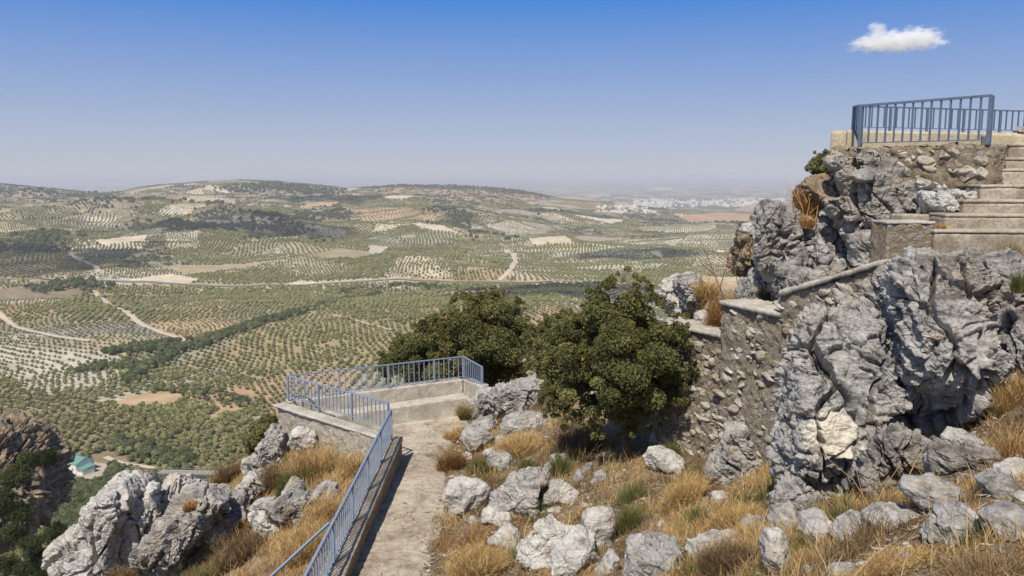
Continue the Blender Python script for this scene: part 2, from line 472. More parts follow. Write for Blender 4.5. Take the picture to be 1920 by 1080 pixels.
# ---------------------------------------------------------------- valley: height, fields, roads
def px_of(x, y):
    return 960 + F * 1.0087 * x / np.maximum(y, 1.0)
_pc = np.array([-900, 0, 200, 450, 650, 850, 1000, 1150, 1400, 2800.])
_dc = np.array([30, 80, 130, 220, 320, 500, 900, 1300, 1700, 2300, 3000, 3800, 4600, 5400, 7000, 10000, 16000, 25000, 60000.])
_near = [-55, -100, -130, -152, -163, -167, -166, -163]
_zt = np.array([
 _near + [-152, -128, -100, -58, -18, -70, -150, -190, -190, -150, -150],
 _near + [-152, -128, -100, -60, -14, -70, -160, -200, -190, -150, -150],
 _near + [-152, -126, -98, -80, -66, -115, -180, -215, -190, -150, -150],
 _near + [-153, -130, -96, -56, 4, -60, -170, -220, -190, -150, -150],
 _near + [-155, -136, -104, -74, -42, -95, -180, -225, -190, -150, -150],
 _near + [-160, -147, -118, -66, -28, -85, -190, -225, -195, -130, -150],
 _near + [-163, -160, -150, -116, -62, -120, -205, -225, -190, -90, -150],
 _near + [-166, -172, -172, -156, -122, -170, -214, -225, -190, -85, -150],
 _near + [-167, -175, -182, -190, -200, -205, -217, -228, -190, -95, -150],
 _near + [-167, -175, -182, -190, -200, -205, -217, -228, -190, -110, -150],
], dtype=float)
# fine table, smoothed
_gp = np.linspace(-900, 2800, 371); _gl = np.linspace(math.log(30), math.log(60000), 420)
_t1 = np.array([np.interp(_gl, np.log(_dc), r) for r in _zt])
_t2 = np.array([np.interp(_gp, _pc, _t1[:, k]) for k in range(len(_gl))]).T
# skyline of the far ridge at 4.6 km
_skx = [-900, 0, 60, 120, 200, 235, 262, 300, 380, 450, 520, 560, 600, 650, 690, 750, 850, 930, 975, 1010, 1050, 1110, 1180, 1300, 2800]
_sky = [345, 344, 349, 354, 361, 356, 350, 346, 341, 338, 340, 343, 347, 353, 352, 348, 349, 352, 357, 363, 372, 377, 381, 395, 400]
_zr = (340 - np.interp(_gp, _skx, _sky)) / F * 4600
def _smooth(a, k, ax):
    ker = np.hanning(k + 2)[1:-1]; ker /= ker.sum()
    pad = [(0, 0), (0, 0)]; pad[ax] = (k // 2, k // 2)
    return np.apply_along_axis(lambda r: np.convolve(r, ker, 'valid'), ax, np.pad(a, pad, mode='edge'))
_t2 = _smooth(_smooth(_t2, 21, 0), 13, 1)
def H(x, y):
    x = np.asarray(x, float); y = np.asarray(y, float)
    sh = x.shape; x = x.ravel(); y = y.ravel()
    d = np.hypot(x, y); px = px_of(x, y)
    ip = np.clip((px + 900) / 10.0, 0, 369.999); il = np.clip((np.log(np.maximum(d, 30)) - _gl[0]) / (_gl[1] - _gl[0]), 0, 418.999)
    a = ip.astype(int); b = il.astype(int); fa = ip - a; fb = il - b
    z = (_t2[a, b] * (1 - fa) + _t2[a + 1, b] * fa) * (1 - fb) + (_t2[a, b + 1] * (1 - fa) + _t2[a + 1, b + 1] * fa) * fb
    rw = np.exp(-((d - 4600) / 260.0)**2) * (px < 1150)
    zr = np.interp(px, _gp, _zr)
    amp = np.interp(d, [100, 300, 600, 1000, 1500, 2200, 3000, 4000, 5500, 9000, 20000], [2, 3, 5, 11, 22, 42, 48, 40, 24, 24, 40])
    ampr = amp * np.interp(px, [900, 1250], [1.25, 0.7])
    n = ridged(xyz(x / 1000.0 + 3.3, y / 800.0), 4, 11, 0.45) - 0.55
    n2 = fbm(xyz(x / 330.0, y / 260.0, 5.0), 4, 23)
    nn = ampr * (1.25 * n + 0.42 * n2)
    # gentle swells with a real shape in the near valley
    z = z * (1 - rw) + (zr + 2.0 * n2) * rw + nn * (1 - rw)
    # eroded hill with rows on its near flank and the small knoll before it
    def hill(cx, cy, sx, sy, h):
        nonlocal z
        z = z + h * np.exp(-((x - cx) / sx)**2 - ((y - cy) / sy)**2)
    hill(-480, 3050, 380, 240, 34); hill(-180, 2750, 260, 170, 20); hill(-1450, 2500, 500, 300, 24)
    hill(140, 1850, 420, 210, 15); hill(560, 2250, 420, 190, 16); hill(-800, 1500, 420, 200, 14); hill(-260, 1050, 260, 130, 10)
    # headland left of the gorge
    w = sst(215, 95, px) * sst(165, 118, d)
    z = z * (1 - w) + (-0.50 * d - 4) * w
    return z.reshape(sh)
def hit(px, py, d0=100.0, d1=30000.0):
    """where the sight line through a pixel meets the valley"""
    a, b = ray(px, py)
    Y = np.exp(np.linspace(math.log(d0), math.log(d1), 1500))
    z = H(a * Y, Y)
    k = np.argmax(b * Y < z)
    return a * Y[k], Y[k], z[k]

CELL = 122.0
def warp2(x, y):
    return x + 75 * perlin(xyz(x / 190.0, y / 210.0, 1.5), 41), y + 75 * perlin(xyz(x / 190.0, y / 210.0, 8.5), 42)
def field(x, y):
    """id hash of the field and distance to its border (metres, rough)"""
    d = np.hypot(x, y)
    x, y = warp2(x, y)
    qx, qy = x / CELL, y / (CELL * 1.15)
    f1 = np.full(x.shape, 9e9); f2 = f1.copy(); idh = np.zeros(x.shape, dtype=np.uint32)
    ix = np.floor(qx).astype(int); iy = np.floor(qy).astype(int)
    for a in (-1, 0, 1):
        for b in (-1, 0, 1):
            h = _h(ix + a, iy + b, ix * 0, 99)
            dd = np.abs(ix + a + (h & np.uint32(1023)) / 1023.0 - qx) + np.abs(iy + b + ((h >> np.uint32(10)) & np.uint32(1023)) / 1023.0 - qy)
            m = dd < f1
            f2 = np.where(m, f1, np.minimum(f2, dd)); idh = np.where(m, h, idh); f1 = np.where(m, dd, f1)
    return idh, (f2 - f1) * CELL * 0.7
def hv(h, k):
    """uniform value k of a field"""
    z = np.zeros(np.shape(h), dtype=np.int64)
    return (_h(np.asarray(h).astype(np.int64), z, z, 500 + k) >> np.uint32(4)) / float(1 << 28)
def inpoly(px, py, poly):
    c = np.zeros(px.shape, bool); n = len(poly)
    for i in range(n):
        x0, y0 = poly[i]; x1, y1 = poly[(i + 1) % n]
        if y0 == y1: continue
        m = ((y0 > py) != (y1 > py)) & (px < (x1 - x0) * (py - y0) / (y1 - y0) + x0)
        c ^= m
    return c
# notable fields read off the photo: (outline, soil, olives) olives: 0 bare, 1 sparse rows, 2 dense
CREAM = (0.56, 0.47, 0.34); TAN = (0.44, 0.315, 0.19); RUST = (0.42, 0.29, 0.175); PALE = (0.50, 0.44, 0.35); GREY = (0.34, 0.31, 0.26)
SPOTS = [
 ([(160,762),(185,750),(240,748),(215,768),(170,772)], PALE, 0),
 ([(215,758),(240,742),(280,738),(365,738),(345,755),(290,762),(230,766)], TAN, 0),
 ([(385,785),(420,758),(468,742),(480,755),(440,775),(400,790)], TAN, 0),
 ([(340,742),(470,720),(560,690),(690,660),(640,760),(540,800),(480,760),(400,770)], RUST, 1),
 ([(50,822),(110,824),(160,838),(200,850),(130,850),(80,838)], TAN, 0),
 ([(235,526),(270,520),(320,513),(385,526),(350,531),(270,530)], CREAM, 0),
 ([(520,533),(560,527),(620,529),(575,536)], CREAM, 0),
 ([(990,447),(1060,442),(1080,458),(1000,458)], CREAM, 0),
 ([(1205,472),(1235,470),(1250,490),(1225,485)], CREAM, 0),
 ([(716,367),(785,366),(760,374),(730,373)], CREAM, 0),
 ([(380,412),(440,414),(450,426),(395,428)], GREY, 0),
 ([(345,410),(382,412),(390,426),(352,424)], CREAM, 1),
 ([(300,390),(355,388),(335,402),(295,402)], PALE, 1),
 ([(770,420),(820,420),(860,436),(800,432)], CREAM, 0),
 ([(160,405),(220,408),(205,420),(155,420)], CREAM, 1),
 ([(130,465),(185,458),(270,445),(280,460),(210,485),(150,490)], PALE, 1),
 ([(180,450),(275,440),(270,452),(190,460)], CREAM, 0),
 ([(690,460),(730,462),(715,478),(692,476)], PALE, 0),
 ([(750,472),(830,478),(850,520),(800,522),(735,500)], CREAM, 1),
 ([(310,435),(370,432),(375,465),(315,468)], PALE, 1),
 ([(0,572),(85,562),(108,585),(60,605),(15,605)], RUST, 1),
 ([(0,655),(180,655),(240,680),(190,730),(60,735),(0,700)], PALE, 1),
 ([(300,575),(420,560),(430,610),(350,640),(270,605)], TAN, 1),
 ([(1010,375),(1140,378),(1150,390),(1010,395)], PALE, 1),
 ([(700,348),(780,346),(860,350),(960,355),(1040,370),(1010,378),(860,374),(700,362)], TAN, 3),
 ([(1050,372),(1110,374),(1170,384),(1120,392),(1050,385)], RUST, 1),
 ([(1150,378),(1180,382),(1205,392),(1160,390)], TAN, 0),
 ([(1275,405),(1350,398),(1420,403),(1400,416),(1290,416)], (0.42,0.27,0.15), 0),
 ([(1400,378),(1480,372),(1480,400),(1380,396)], (0.38,0.25,0.16), 0),
 ([(1220,352),(1250,350),(1265,356),(1230,358)], CREAM, 0),
 ([(650,395),(760,388),(840,400),(800,418),(660,412)], TAN, 1),
 ([(860,430),(960,415),(1060,425),(980,450),(900,445)], PALE, 1),
 ([(960,470),(1200,460),(1260,500),(1100,522),(950,520)], PALE, 1),
 ([(1070,455),(1330,440),(1360,470),(1200,470)], PALE, 1),
 ([(560,390),(600,372),(640,378),(620,386)], TAN, 0),
 ([(340,368),(400,364),(420,372),(350,374)], CREAM, 1),
 ([(0,345),(60,350),(140,358),(200,364),(130,376),(0,372)], GREY, 3),
 ([(480,350),(560,345),(650,356),(640,372),(560,385),(490,375)], GREY, 3),
 ([(0,735),(160,745),(250,770),(480,800),(560,800),(560,960),(300,890),(100,850),(0,810)], (0.27, 0.21, 0.13), 2),
 ([(1000,535),(1120,532),(1110,548),(990,556)], GREY, 2),
 ([(560,560),(720,540),(1000,560),(1000,640),(700,690),(520,700),(420,690),(330,690),(420,650)], (0.34,0.27,0.15), 2),
]
def fieldinfo(x, y, z):
    h, e = field(x, y)
    px, py = proj(np.stack([x, y, z], -1))
    px = px + 2.5 * perlin(xyz(x / 25, y / 25), 71); py = py + 1.2 * perlin(xyz(x / 25, y / 25, 4), 72)
    d = np.hypot(x, y)
    kind = np.select([hv(h, 1) < 0.38, hv(h, 1) < 0.80, hv(h, 1) < 0.85], [2, 1, 0], 3)
    kind = np.where((d > 2600) & (hv(h, 2) < 0.22), 3, kind)
    kind = np.where((d < 1250) & (kind != 1), 2, kind)
    r = hv(h, 3)
    cols = np.array([PALE, CREAM, TAN, (0.39, 0.33, 0.22), (0.33, 0.27, 0.17), GREY])
    soil = cols[np.minimum((r * 6).astype(int), 5)] * (0.82 + 0.3 * hv(h, 4))[:, None]
    dense = kind == 2
    soil = np.where(dense[:, None], soil * 0.72 + np.array([0.085, 0.075, 0.03]), soil)
    soil = np.where((kind == 3)[:, None], np.array([0.17, 0.145, 0.095]), soil)
    spot = np.full(x.shape, -1)
    for k, (poly, c, tr) in enumerate(SPOTS):
        xs = [q[0] for q in poly]; ys = [q[1] for q in poly]
        bb = (px > min(xs)) & (px < max(xs)) & (py > min(ys)) & (py < max(ys)) & (d > 180)
        if bb.any():
            ii = np.where(bb)[0]; m = inpoly(px[ii], py[ii], poly); ii = ii[m]
            kind[ii] = tr; soil[ii] = np.array(c) * ((0.62 if tr == 3 else 1.0)); spot[ii] = k
    return h, e, kind, soil, spot, px, py

# --- ground sheet on a polar grid
_az = np.concatenate([np.linspace(-60, -35, 60)[:-1], np.linspace(-35, 35, 900), np.linspace(35, 60, 60)[1:]])
_r = [32.0]
while _r[-1] < 58000:
    d = _r[-1]
    if d < 120: s = 4.0
    elif d < 5200: s = max(1.6, min(11.0, d * d / 150000.0))
    else: s = d * 0.012
    _r.append(d + s)
_r = np.array(_r)
AZ, RR = np.meshgrid(np.radians(_az), _r)
gx = (np.sin(AZ) * RR).ravel(); gy = (np.cos(AZ) * RR).ravel()
gz = H(gx, gy)
h_, e_, kind_, soil_, spot_, gpx, gpy = fieldinfo(gx, gy, gz)
nz = fbm(xyz(gx / 18.0, gy / 18.0), 4, 61)
nz2 = fbm(xyz(gx / 160.0, gy / 160.0), 4, 62)
gd = np.hypot(gx, gy)
col = soil_ * (1 + 0.28 * nz + 0.16 * nz2)[:, None]
edge = sst(7, 1.5, e_) * (spot_ < 0) * sst(6000, 3500, gd)
lane = hv(h_, 7) < 0.35
col = col * (1 - 0.5 * edge * (~lane))[:, None] + (edge * 0.5 * (~lane))[:, None] * np.array([0.10, 0.11, 0.055])
col = col * (1 - 0.6 * edge * lane)[:, None] + (edge * 0.6 * lane)[:, None] * np.array([0.50, 0.43, 0.33])
grass = sst(0.1, 0.7, fbm(xyz(gx / 70.0, gy / 70.0, 3), 3, 63)) * (kind_ != 0)
col = col * (1 - 0.45 * grass)[:, None] + 0.45 * grass[:, None] * np.array([0.16, 0.155, 0.075])
scr = sst(0.45, 0.6, ridged(xyz(gx / 90.0, gy / 90.0, 9), 3, 64)) * (kind_ == 3)
col = col * (1 - 0.55 * scr)[:, None] + 0.55 * scr[:, None] * np.array([0.40, 0.33, 0.24])
# beyond the trees that are built: rows and orchards as pattern of the land itself
farw = sst(4700, 5400, gd)
fp = fbm(xyz(gx / 500.0, gy / 900.0, 2), 5, 65)
farc = np.where((fp > 0.12)[:, None], np.array([0.40, 0.31, 0.21]), np.array([0.13, 0.14, 0.08]))
farc = np.where((hv(h_, 9) < 0.12)[:, None], np.array([0.5, 0.44, 0.34]), farc)
farc = np.where((spot_ >= 0)[:, None], soil_, farc)
col = col * (1 - farw)[:, None] + farc * farw[:, None]
nearw = sst(330, 200, gd)
col = col * (1 - nearw)[:, None] + nearw[:, None] * (np.array([0.15, 0.11, 0.065]) * (1 + 0.4 * nz)[:, None])
col = np.clip(col, 0.02, 0.75)
t = NT("valley_soil")
geo = t.t.nodes.new("ShaderNodeNewGeometry").outputs['Position']
nn_ = t.noise(0.35, 5, 0.7, co=geo)
c_ = t.mix(t.math('MULTIPLY', t.ramp(nn_, [(0.35, 1), (0.6, 0)]), 0.35), t.attr(), t.mix(1.0, t.attr(), (0.5, 0.5, 0.42), 'MULTIPLY'))
M['valley'] = t.pbr(c_, 1.0, t.bump(t.noise(0.8, 4, 0.7, co=geo), 0.4, 0.5), 0.03)
ground = mesh_np("terrain", np.stack([gx, gy, gz], -1), gridfaces(len(_r), len(_az)), M['valley'], col=col)
tag(ground, "rolling valley floor and hills patched with pale and tan fields", None, None, 'structure')

# --- roads and tracks
def ribbon(name, pts, w, mat, lift=0.5, label=None):
    P = [hit(*p)[:2] for p in pts]
    xs = np.array([p[0] for p in P]); ys = np.array([p[1] for p in P])
    s = np.concatenate([[0], np.cumsum(np.hypot(np.diff(xs), np.diff(ys)))])
    n = max(8, int(s[-1] / 7)); u = np.linspace(0, s[-1], n)
    X = np.interp(u, s, xs); Y = np.interp(u, s, ys)
    k = max(3, n // 30) | 1; ker = np.hanning(k + 2)[1:-1]; ker /= ker.sum()
    if n > 2 * k:
        X = np.convolve(np.pad(X, k // 2, mode='edge'), ker, 'valid'); Y = np.convolve(np.pad(Y, k // 2, mode='edge'), ker, 'valid')
    dx = np.gradient(X); dy = np.gradient(Y); L = np.hypot(dx, dy) + 1e-6; nx, ny = -dy / L, dx / L
    V = []
    for o in (-1, -0.35, 0.35, 1):
        ax, ay = X + nx * o * w / 2, Y + ny * o * w / 2
        V.append(np.stack([ax, ay, H(ax, ay) + lift], -1))
    V = np.stack(V, 1).reshape(-1, 3)
    o = mesh_np(name, V, gridfaces(n, 4), mat)
    return tag(o, label, None, None, 'structure'), np.stack([X, Y], -1)
t = NT("far_asphalt"); M['asphalt'] = t.pbr(t.mix(t.noise(0.2, 3), (0.16, 0.155, 0.145), (0.22, 0.21, 0.195)), 0.8)
t = NT("dirt_track"); M['track'] = t.pbr(t.mix(t.noise(0.15, 4), (0.42, 0.34, 0.25), (0.58, 0.50, 0.40)), 1.0, None, 0.05)
ROADS = []
_, q = ribbon("road", [(-60,523),(0,524),(100,525),(200,528),(330,534),(440,539),(560,536),(640,532),(760,525),(880,529),(1010,530),(1130,528)], 6.5, M['asphalt'], 1.2, "grey main road crossing the valley below the hills"); ROADS.append((q, 14))
for lb, pts, w in [
    ("pale dirt track bending down through the groves", [(163,535),(180,550),(200,570),(240,590),(270,612),(310,628),(350,642)], 6.5),
    ("pale dirt track curving at the left edge of the valley", [(-40,575),(0,590),(25,612),(60,622),(100,632),(170,640)], 6),
    ("short dirt track climbing from the road to the low hills", [(935,527),(955,510),(968,492),(962,478),(950,470)], 8),
    ("dirt track winding past the pale terraced field", [(132,468),(135,482),(160,492),(180,500),(185,511)], 8),
    ("thin dirt track across the near olive grove", [(625,592),(660,600),(700,612),(740,622)], 4),
    ("dirt lane in front of the green roofed house", [(195,858),(225,872),(265,876),(300,884)], 4),
    ]:
    _, q = ribbon("dirt_track", pts, w, M['track'], 0.7, lb); ROADS.append((q, w / 2 + 2.5))
_, q = ribbon("road", [(96,905),(125,918),(160,935),(190,948),(215,975)], 7, M['asphalt'], 0.8, "grey road with a barrier running down into the gorge"); ROADS.append((q, 6))
def near_road(x, y):
    m = np.zeros(x.shape, bool)
    for q, w in ROADS:
        bb = (x > q[:, 0].min() - w) & (x < q[:, 0].max() + w) & (y > q[:, 1].min() - w) & (y < q[:, 1].max() + w)
        ii = np.where(bb)[0]
        for c in range(0, len(ii), 20000):
            j = ii[c:c + 20000]
            dd = ((x[j, None] - q[None, ::1, 0])**2 + (y[j, None] - q[None, ::1, 1])**2).min(1)
            m[j] |= dd < w * w
    return m

# --- olive tree meshes
_ico = {}
def ico(n):
    if n not in _ico:
        bm = bmesh.new(); bmesh.ops.create_icosphere(bm, subdivisions=n, radius=1.0)
        bm.verts.ensure_lookup_table()
        V = np.array([v.co[:] for v in bm.verts]); T = np.array([[v.index for v in f.verts] for f in bm.faces])
        bm.free(); _ico[n] = (V, T)
    V, T = _ico[n]
    return V.copy(), T.copy()
def olive_far(seed):
    V, T = ico(3)
    n = perlin(V * 2.1 + seed * 5, seed); n2 = perlin(V * 5.0 + seed * 3, seed + 9)
    V = V * (1 + 0.45 * n + 0.35 * n2)[:, None]
    V[:, 2] = V[:, 2] * 0.78 + 0.95
    V[:, 2] = np.maximum(V[:, 2], 0.12)
    return V, T
def leafcloud(C, Rr, nleaf, size, seed, up=0.25, squash=0.9, inner=0.45):
    """leaf-sized quads over many lobes; returns V, quads, lobe index"""
    g = np.random.default_rng(seed)
    C = np.asarray(C); Rr = np.asarray(Rr)
    p = Rr**2 / (Rr**2).sum()
    k = g.choice(len(C), nleaf, p=p)
    d = g.normal(size=(nleaf, 3)); d[:, 2] += up; d /= np.linalg.norm(d, axis=1, keepdims=True)
    rr = Rr[k] * (1 - inner * g.random(nleaf)**2.2)
    P = C[k] + d * rr[:, None] * np.array([1, 1, squash])
    nrm = d + 0.8 * g.normal(size=(nleaf, 3)); nrm /= np.linalg.norm(nrm, axis=1, keepdims=True)
    t1 = np.cross(nrm, g.normal(size=(nleaf, 3))); t1 /= np.linalg.norm(t1, axis=1, keepdims=True)
    t2 = np.cross(nrm, t1)
    s = (size * (0.65 + 0.7 * g.random(nleaf)))[:, None]
    V = np.stack([P - t1 * s, P - t2 * s * 0.5 + nrm * s * .15, P + t1 * s, P + t2 * s * 0.5 + nrm * s * .15], 1).reshape(-1, 3)
    return V, np.arange(nleaf * 4).reshape(-1, 4), k
def olive_near(seed):
    g = np.random.default_rng(seed)
    C = []; Rr = []
    for i in range(13):
        a = g.random() * 6.28; r = 0.62 * math.sqrt(g.random()); 
        C.append((r * math.cos(a), r * math.sin(a), 0.75 + 0.55 * g.random())); Rr.append(0.28 + 0.2 * g.random())
    return leafcloud(C, Rr, 900, 0.085, seed, 0.2)
def mat_olive(name, a, b, c):
    t = NT(name)
    r = t.rand()
    geo = t.t.nodes.new("ShaderNodeNewGeometry").outputs['Position']
    col = t.ramp(t.math('ADD', t.math('MULTIPLY', r, 0.6), t.math('MULTIPLY', t.noise(0.012, 3, co=geo), 0.4)), [(0.15, a), (0.5, b), (0.85, c)])
    col = t.mix(t.noise(1.2, 3, 0.7, co=geo), t.mix(1.0, col, (0.72, 0.75, 0.7), 'MULTIPLY'), t.mix(1.0, col, (1.35, 1.3, 1.3), 'MULTIPLY'))
    d = t.n("ShaderNodeBsdfDiffuse", Color=col)
    t.t.links.new(d.outputs[0], t.out.inputs[0])
    return t.m
M['olive'] = mat_olive("olive_foliage", (0.125, 0.130, 0.052), (0.17, 0.170, 0.072), (0.225, 0.216, 0.105))
M['wood'] = mat_olive("dark_scrub_foliage", (0.05, 0.062, 0.028), (0.08, 0.092, 0.042), (0.125, 0.13, 0.062))
far_vars = []
for s in range(3):
    V, T = olive_far(s + 1); o = mesh_np("olive_tree_shape", V, T, M['olive'], smooth=False, linkit=False); far_vars.append(o)
wood_vars = []
for s in range(3):
    V, T = olive_far(s + 11); o = mesh_np("bush_shape", V, T, M['wood'], smooth=False, linkit=False); wood_vars.append(o)
near_vars = []
for s in range(3):
    V, T, k = olive_near(s + 5)
    V2, T2 = olive_far(s + 21); V2 = V2 * 0.72; V2[:, 2] += 0.28
    o = mesh_np("crown", np.concatenate([V, V2]), [T, T2 + len(V)], M['olive'], smooth=False, linkit=False); near_vars.append(o)
woodn_vars = []
for s in range(3):
    V, T, k = olive_near(s + 35)
    V2, T2 = olive_far(s + 41); V2 = V2 * 0.72; V2[:, 2] += 0.28
    o = mesh_np("crown", np.concatenate([V, V2]), [T, T2 + len(V)], M['wood'], smooth=False, linkit=False); woodn_vars.append(o)

def scatter(name, P, scl, variants, seed=0):
    """one object whose geometry nodes put a crown on each of its points"""
    g = np.random.default_rng(seed)
    me = bpy.data.meshes.new(name)
    me.vertices.add(len(P)); me.vertices.foreach_set('co', np.asarray(P, dtype=np.float32).ravel())
    for nm, v in (('scl', scl), ('rot', g.random(len(P)) * 6.28)):
        a = me.attributes.new(nm, 'FLOAT', 'POINT'); a.data.foreach_set('value', np.asarray(v, dtype=np.float32))
    a = me.attributes.new('var', 'INT', 'POINT'); a.data.foreach_set('value', g.integers(0, len(variants), len(P)).astype(np.int32))
    me.update()
    o = link(bpy.data.objects.new(name, me))
    ng = bpy.data.node_groups.new(name + "_nodes", 'GeometryNodeTree')
    ng.interface.new_socket("Geometry", in_out='INPUT', socket_type='NodeSocketGeometry')
    ng.interface.new_socket("Geometry", in_out='OUTPUT', socket_type='NodeSocketGeometry')
    gi = ng.nodes.new('NodeGroupInput'); go = ng.nodes.new('NodeGroupOutput')
    iop = ng.nodes.new('GeometryNodeInstanceOnPoints')
    g2i = ng.nodes.new('GeometryNodeGeometryToInstance')
    for v in reversed(variants):
        oi = ng.nodes.new('GeometryNodeObjectInfo'); oi.inputs['Object'].default_value = v
        ng.links.new(oi.outputs['Geometry'], g2i.inputs[0])
    iop.inputs['Pick Instance'].default_value = True
    def na(nm, ty):
        n = ng.nodes.new('GeometryNodeInputNamedAttribute'); n.data_type = ty; n.inputs[0].default_value = nm
        return [s for s in n.outputs if s.enabled][0]
    cx = ng.nodes.new('ShaderNodeCombineXYZ'); ng.links.new(na('rot', 'FLOAT'), cx.inputs[2])
    ng.links.new(gi.outputs[0], iop.inputs['Points']); ng.links.new(g2i.outputs[0], iop.inputs['Instance'])
    ng.links.new(na('var', 'INT'), iop.inputs['Instance Index'])
    ng.links.new(cx.outputs[0], iop.inputs['Rotation'])
    sc3 = ng.nodes.new('ShaderNodeCombineXYZ'); s_ = na('scl', 'FLOAT')
    for k in range(3): ng.links.new(s_, sc3.inputs[k])
    ng.links.new(sc3.outputs[0], iop.inputs['Scale'])
    ng.links.new(iop.outputs[0], go.inputs[0])
    md = o.modifiers.new('scatter', 'NODES'); md.node_group = ng
    return o

# --- where the olives stand: lattices turned per field
LIM = 4900.0
pts = []
ncell = int(LIM / CELL) + 2
def lattice(x0, x1, y0, y1, ang, sx, sy):
    cx, cy = (x0 + x1) / 2, (y0 + y1) / 2
    r = math.hypot(x1 - x0, y1 - y0) / 2
    a = np.arange(-r, r, sx); b = np.arange(-r, r, sy)
    A, B = np.meshgrid(a, b); A = A.ravel(); B = B.ravel()
    c, s = math.cos(ang), math.sin(ang)
    X = cx + A * c - B * s; Y = cy + A * s + B * c
    m = (X >= x0) & (X < x1) & (Y >= y0) & (Y < y1)
    return X[m], Y[m]
# each field id keeps its own angle: sample ids on a coarse net, then fill
cs = 50.0
nx_ = np.arange(-3300, 3300, cs); ny_ = np.arange(200, LIM, cs)
CX, CY = np.meshgrid(nx_, ny_); CX = CX.ravel(); CY = CY.ravel()
keep = (np.abs(CX) < 0.70 * CY + 80) & (np.hypot(CX, CY) < LIM)
CX, CY = CX[keep], CY[keep]
hid, _ = field(CX + cs / 2, CY + cs / 2)
ids = {}
for x, y, h in zip(CX, CY, hid):
    b = ids.setdefault(int(h), [x, x, y, y]); b[0] = min(b[0], x); b[1] = max(b[1], x); b[2] = min(b[2], y); b[3] = max(b[3], y)
OX = []; OY = []; OH = []
for h, (x0, x1, y0, y1) in ids.items():
    hh = np.array([h], dtype=np.uint32)
    ang = float(hv(hh, 11)[0]) * math.pi; dense = float(hv(hh, 12)[0])
    k = 1.0 + 0.25 * max(0, min(1, (y0 - 1500) / 3000.0))
    sx = (7.0 + 2.6 * dense) * k; sy = (6.4 + 1.2 * float(hv(hh, 13)[0])) * k
    sp_ = 0.38 <= float(hv(hh, 1)[0]) < 0.8
    if sp_: sx *= 1.22; sy *= 0.88
    X, Y = lattice(x0 - 25, x1 + cs + 25, y0 - 25, y1 + cs + 25, ang, sx, sy)
    m = field(X, Y)[0] == h
    OX.append(X[m]); OY.append(Y[m]); OH.append(np.full(m.sum(), h, dtype=np.uint32))
OX = np.concatenate(OX); OY = np.concatenate(OY); OH = np.concatenate(OH)
wx = 9 * perlin(xyz(OX / 85.0, OY / 85.0), 81); wy = 9 * perlin(xyz(OX / 85.0, OY / 85.0, 5.5), 82)
OX = OX + wx + rng.normal(size=len(OX)) * 0.42; OY = OY + wy + rng.normal(size=len(OX)) * 0.42
d = np.hypot(OX, OY)
m = (d > 190) & (d < LIM) & (np.abs(OX) < 0.70 * OY + 30)
OX, OY, OH = OX[m], OY[m], OH[m]
# the close grove is planted thicker
ex = np.hypot(OX, OY) < 640
isex = np.concatenate([np.zeros(len(OX), bool), np.ones(int(ex.sum()), bool)])
OX = np.concatenate([OX, OX[ex] + 3.6 + rng.normal(size=ex.sum()) * 0.9]); OY = np.concatenate([OY, OY[ex] + 3.2 + rng.normal(size=ex.sum()) * 0.9]); OH = np.concatenate([OH, OH[ex]])
OZ = H(OX, OY)
_, e, kind, soil, spot, opx, opy = fieldinfo(OX, OY, OZ)
d = np.hypot(OX, OY)
u = rng.random(len(OX))
gap = perlin(xyz(OX / 40.0, OY / 40.0, 7), 83)
keepp = np.select([kind == 0, kind == 1, kind == 2], [u < 0.0, (u < 0.95) & (gap > -0.6), (u < 0.96) & (gap > -0.55)], (u < 0.8) & (gap > -0.05))
keepp &= ~near_road(OX, OY)
keepp &= ~(isex & (kind != 2))
scale = np.select([kind == 1, kind == 2], [1.3 + 0.6 * hv(OH, 14), 2.1 + 0.6 * hv(OH, 14)], 2.0) * (0.72 + 0.52 * rng.random(len(OX)))
scale = np.where((kind == 3), scale * (0.7 + 0.8 * rng.random(len(OX))), scale)
scale *= np.where((spot >= 0) & (kind == 1), 1.05, 1.0)
vis = (opx > -60) & (opx < 1980) & (opy < 1100)
# hidden behind the foreground rock on the right: nothing of them shows
hide = ((opx > 1900) | ((opx > 1480) & (opy > 440)) | ((opx > 1320) & (opy > 520)) | ((opx > 620) & (opy > 735)) | ((opx > 108) & (opx < 205) & (opy > 862) & (opy < 912)))
keepp &= vis & ~hide
OX, OY, OZ, OH, kind, scale, d, opx, opy = [a[keepp] for a in (OX, OY, OZ, OH, kind, scale, d, opx, opy)]
nearm = (d < 1000)
HOUSE = hit(155, 884)
hk = np.hypot(OX - HOUSE[0], OY - HOUSE[1]) > 26
scrub = kind == 3
fo = np.stack([OX, OY, OZ - 0.15], -1)
order = np.argsort(np.where(hk & ~scrub, d, 9e9))
first = order[:290]
ismain = np.zeros(len(OX), bool); ismain[first] = True
s1 = scatter("olive_grove", fo[nearm & ~ismain & hk & ~scrub], scale[nearm & ~ismain & hk & ~scrub], near_vars, 1)
tag(s1, "olive trees in rows covering the nearer valley floor", "olive grove", None, 'stuff')
s2 = scatter("olive_grove", fo[~nearm & ~scrub], scale[~nearm & ~scrub], far_vars, 2)
tag(s2, "distant olive trees in striped rows over the hills", "olive grove", None, 'stuff')
s3 = scatter("hill_scrub", fo[scrub & hk], scale[scrub & hk], wood_vars, 3)
tag(s3, "dark scrub and small trees on the far slopes", "scrub", None, 'stuff')
print("olives", len(OX), nearm.sum())
tmb = MB(); tmb.tube([(0, 0, -0.3), (0.05, 0.02, 0.35), (-0.02, 0.0, 0.8)], [0.13, 0.09, 0.06], 6)
otr = tmb.build("trunk", M['bark'], linkit=False)
protos = []
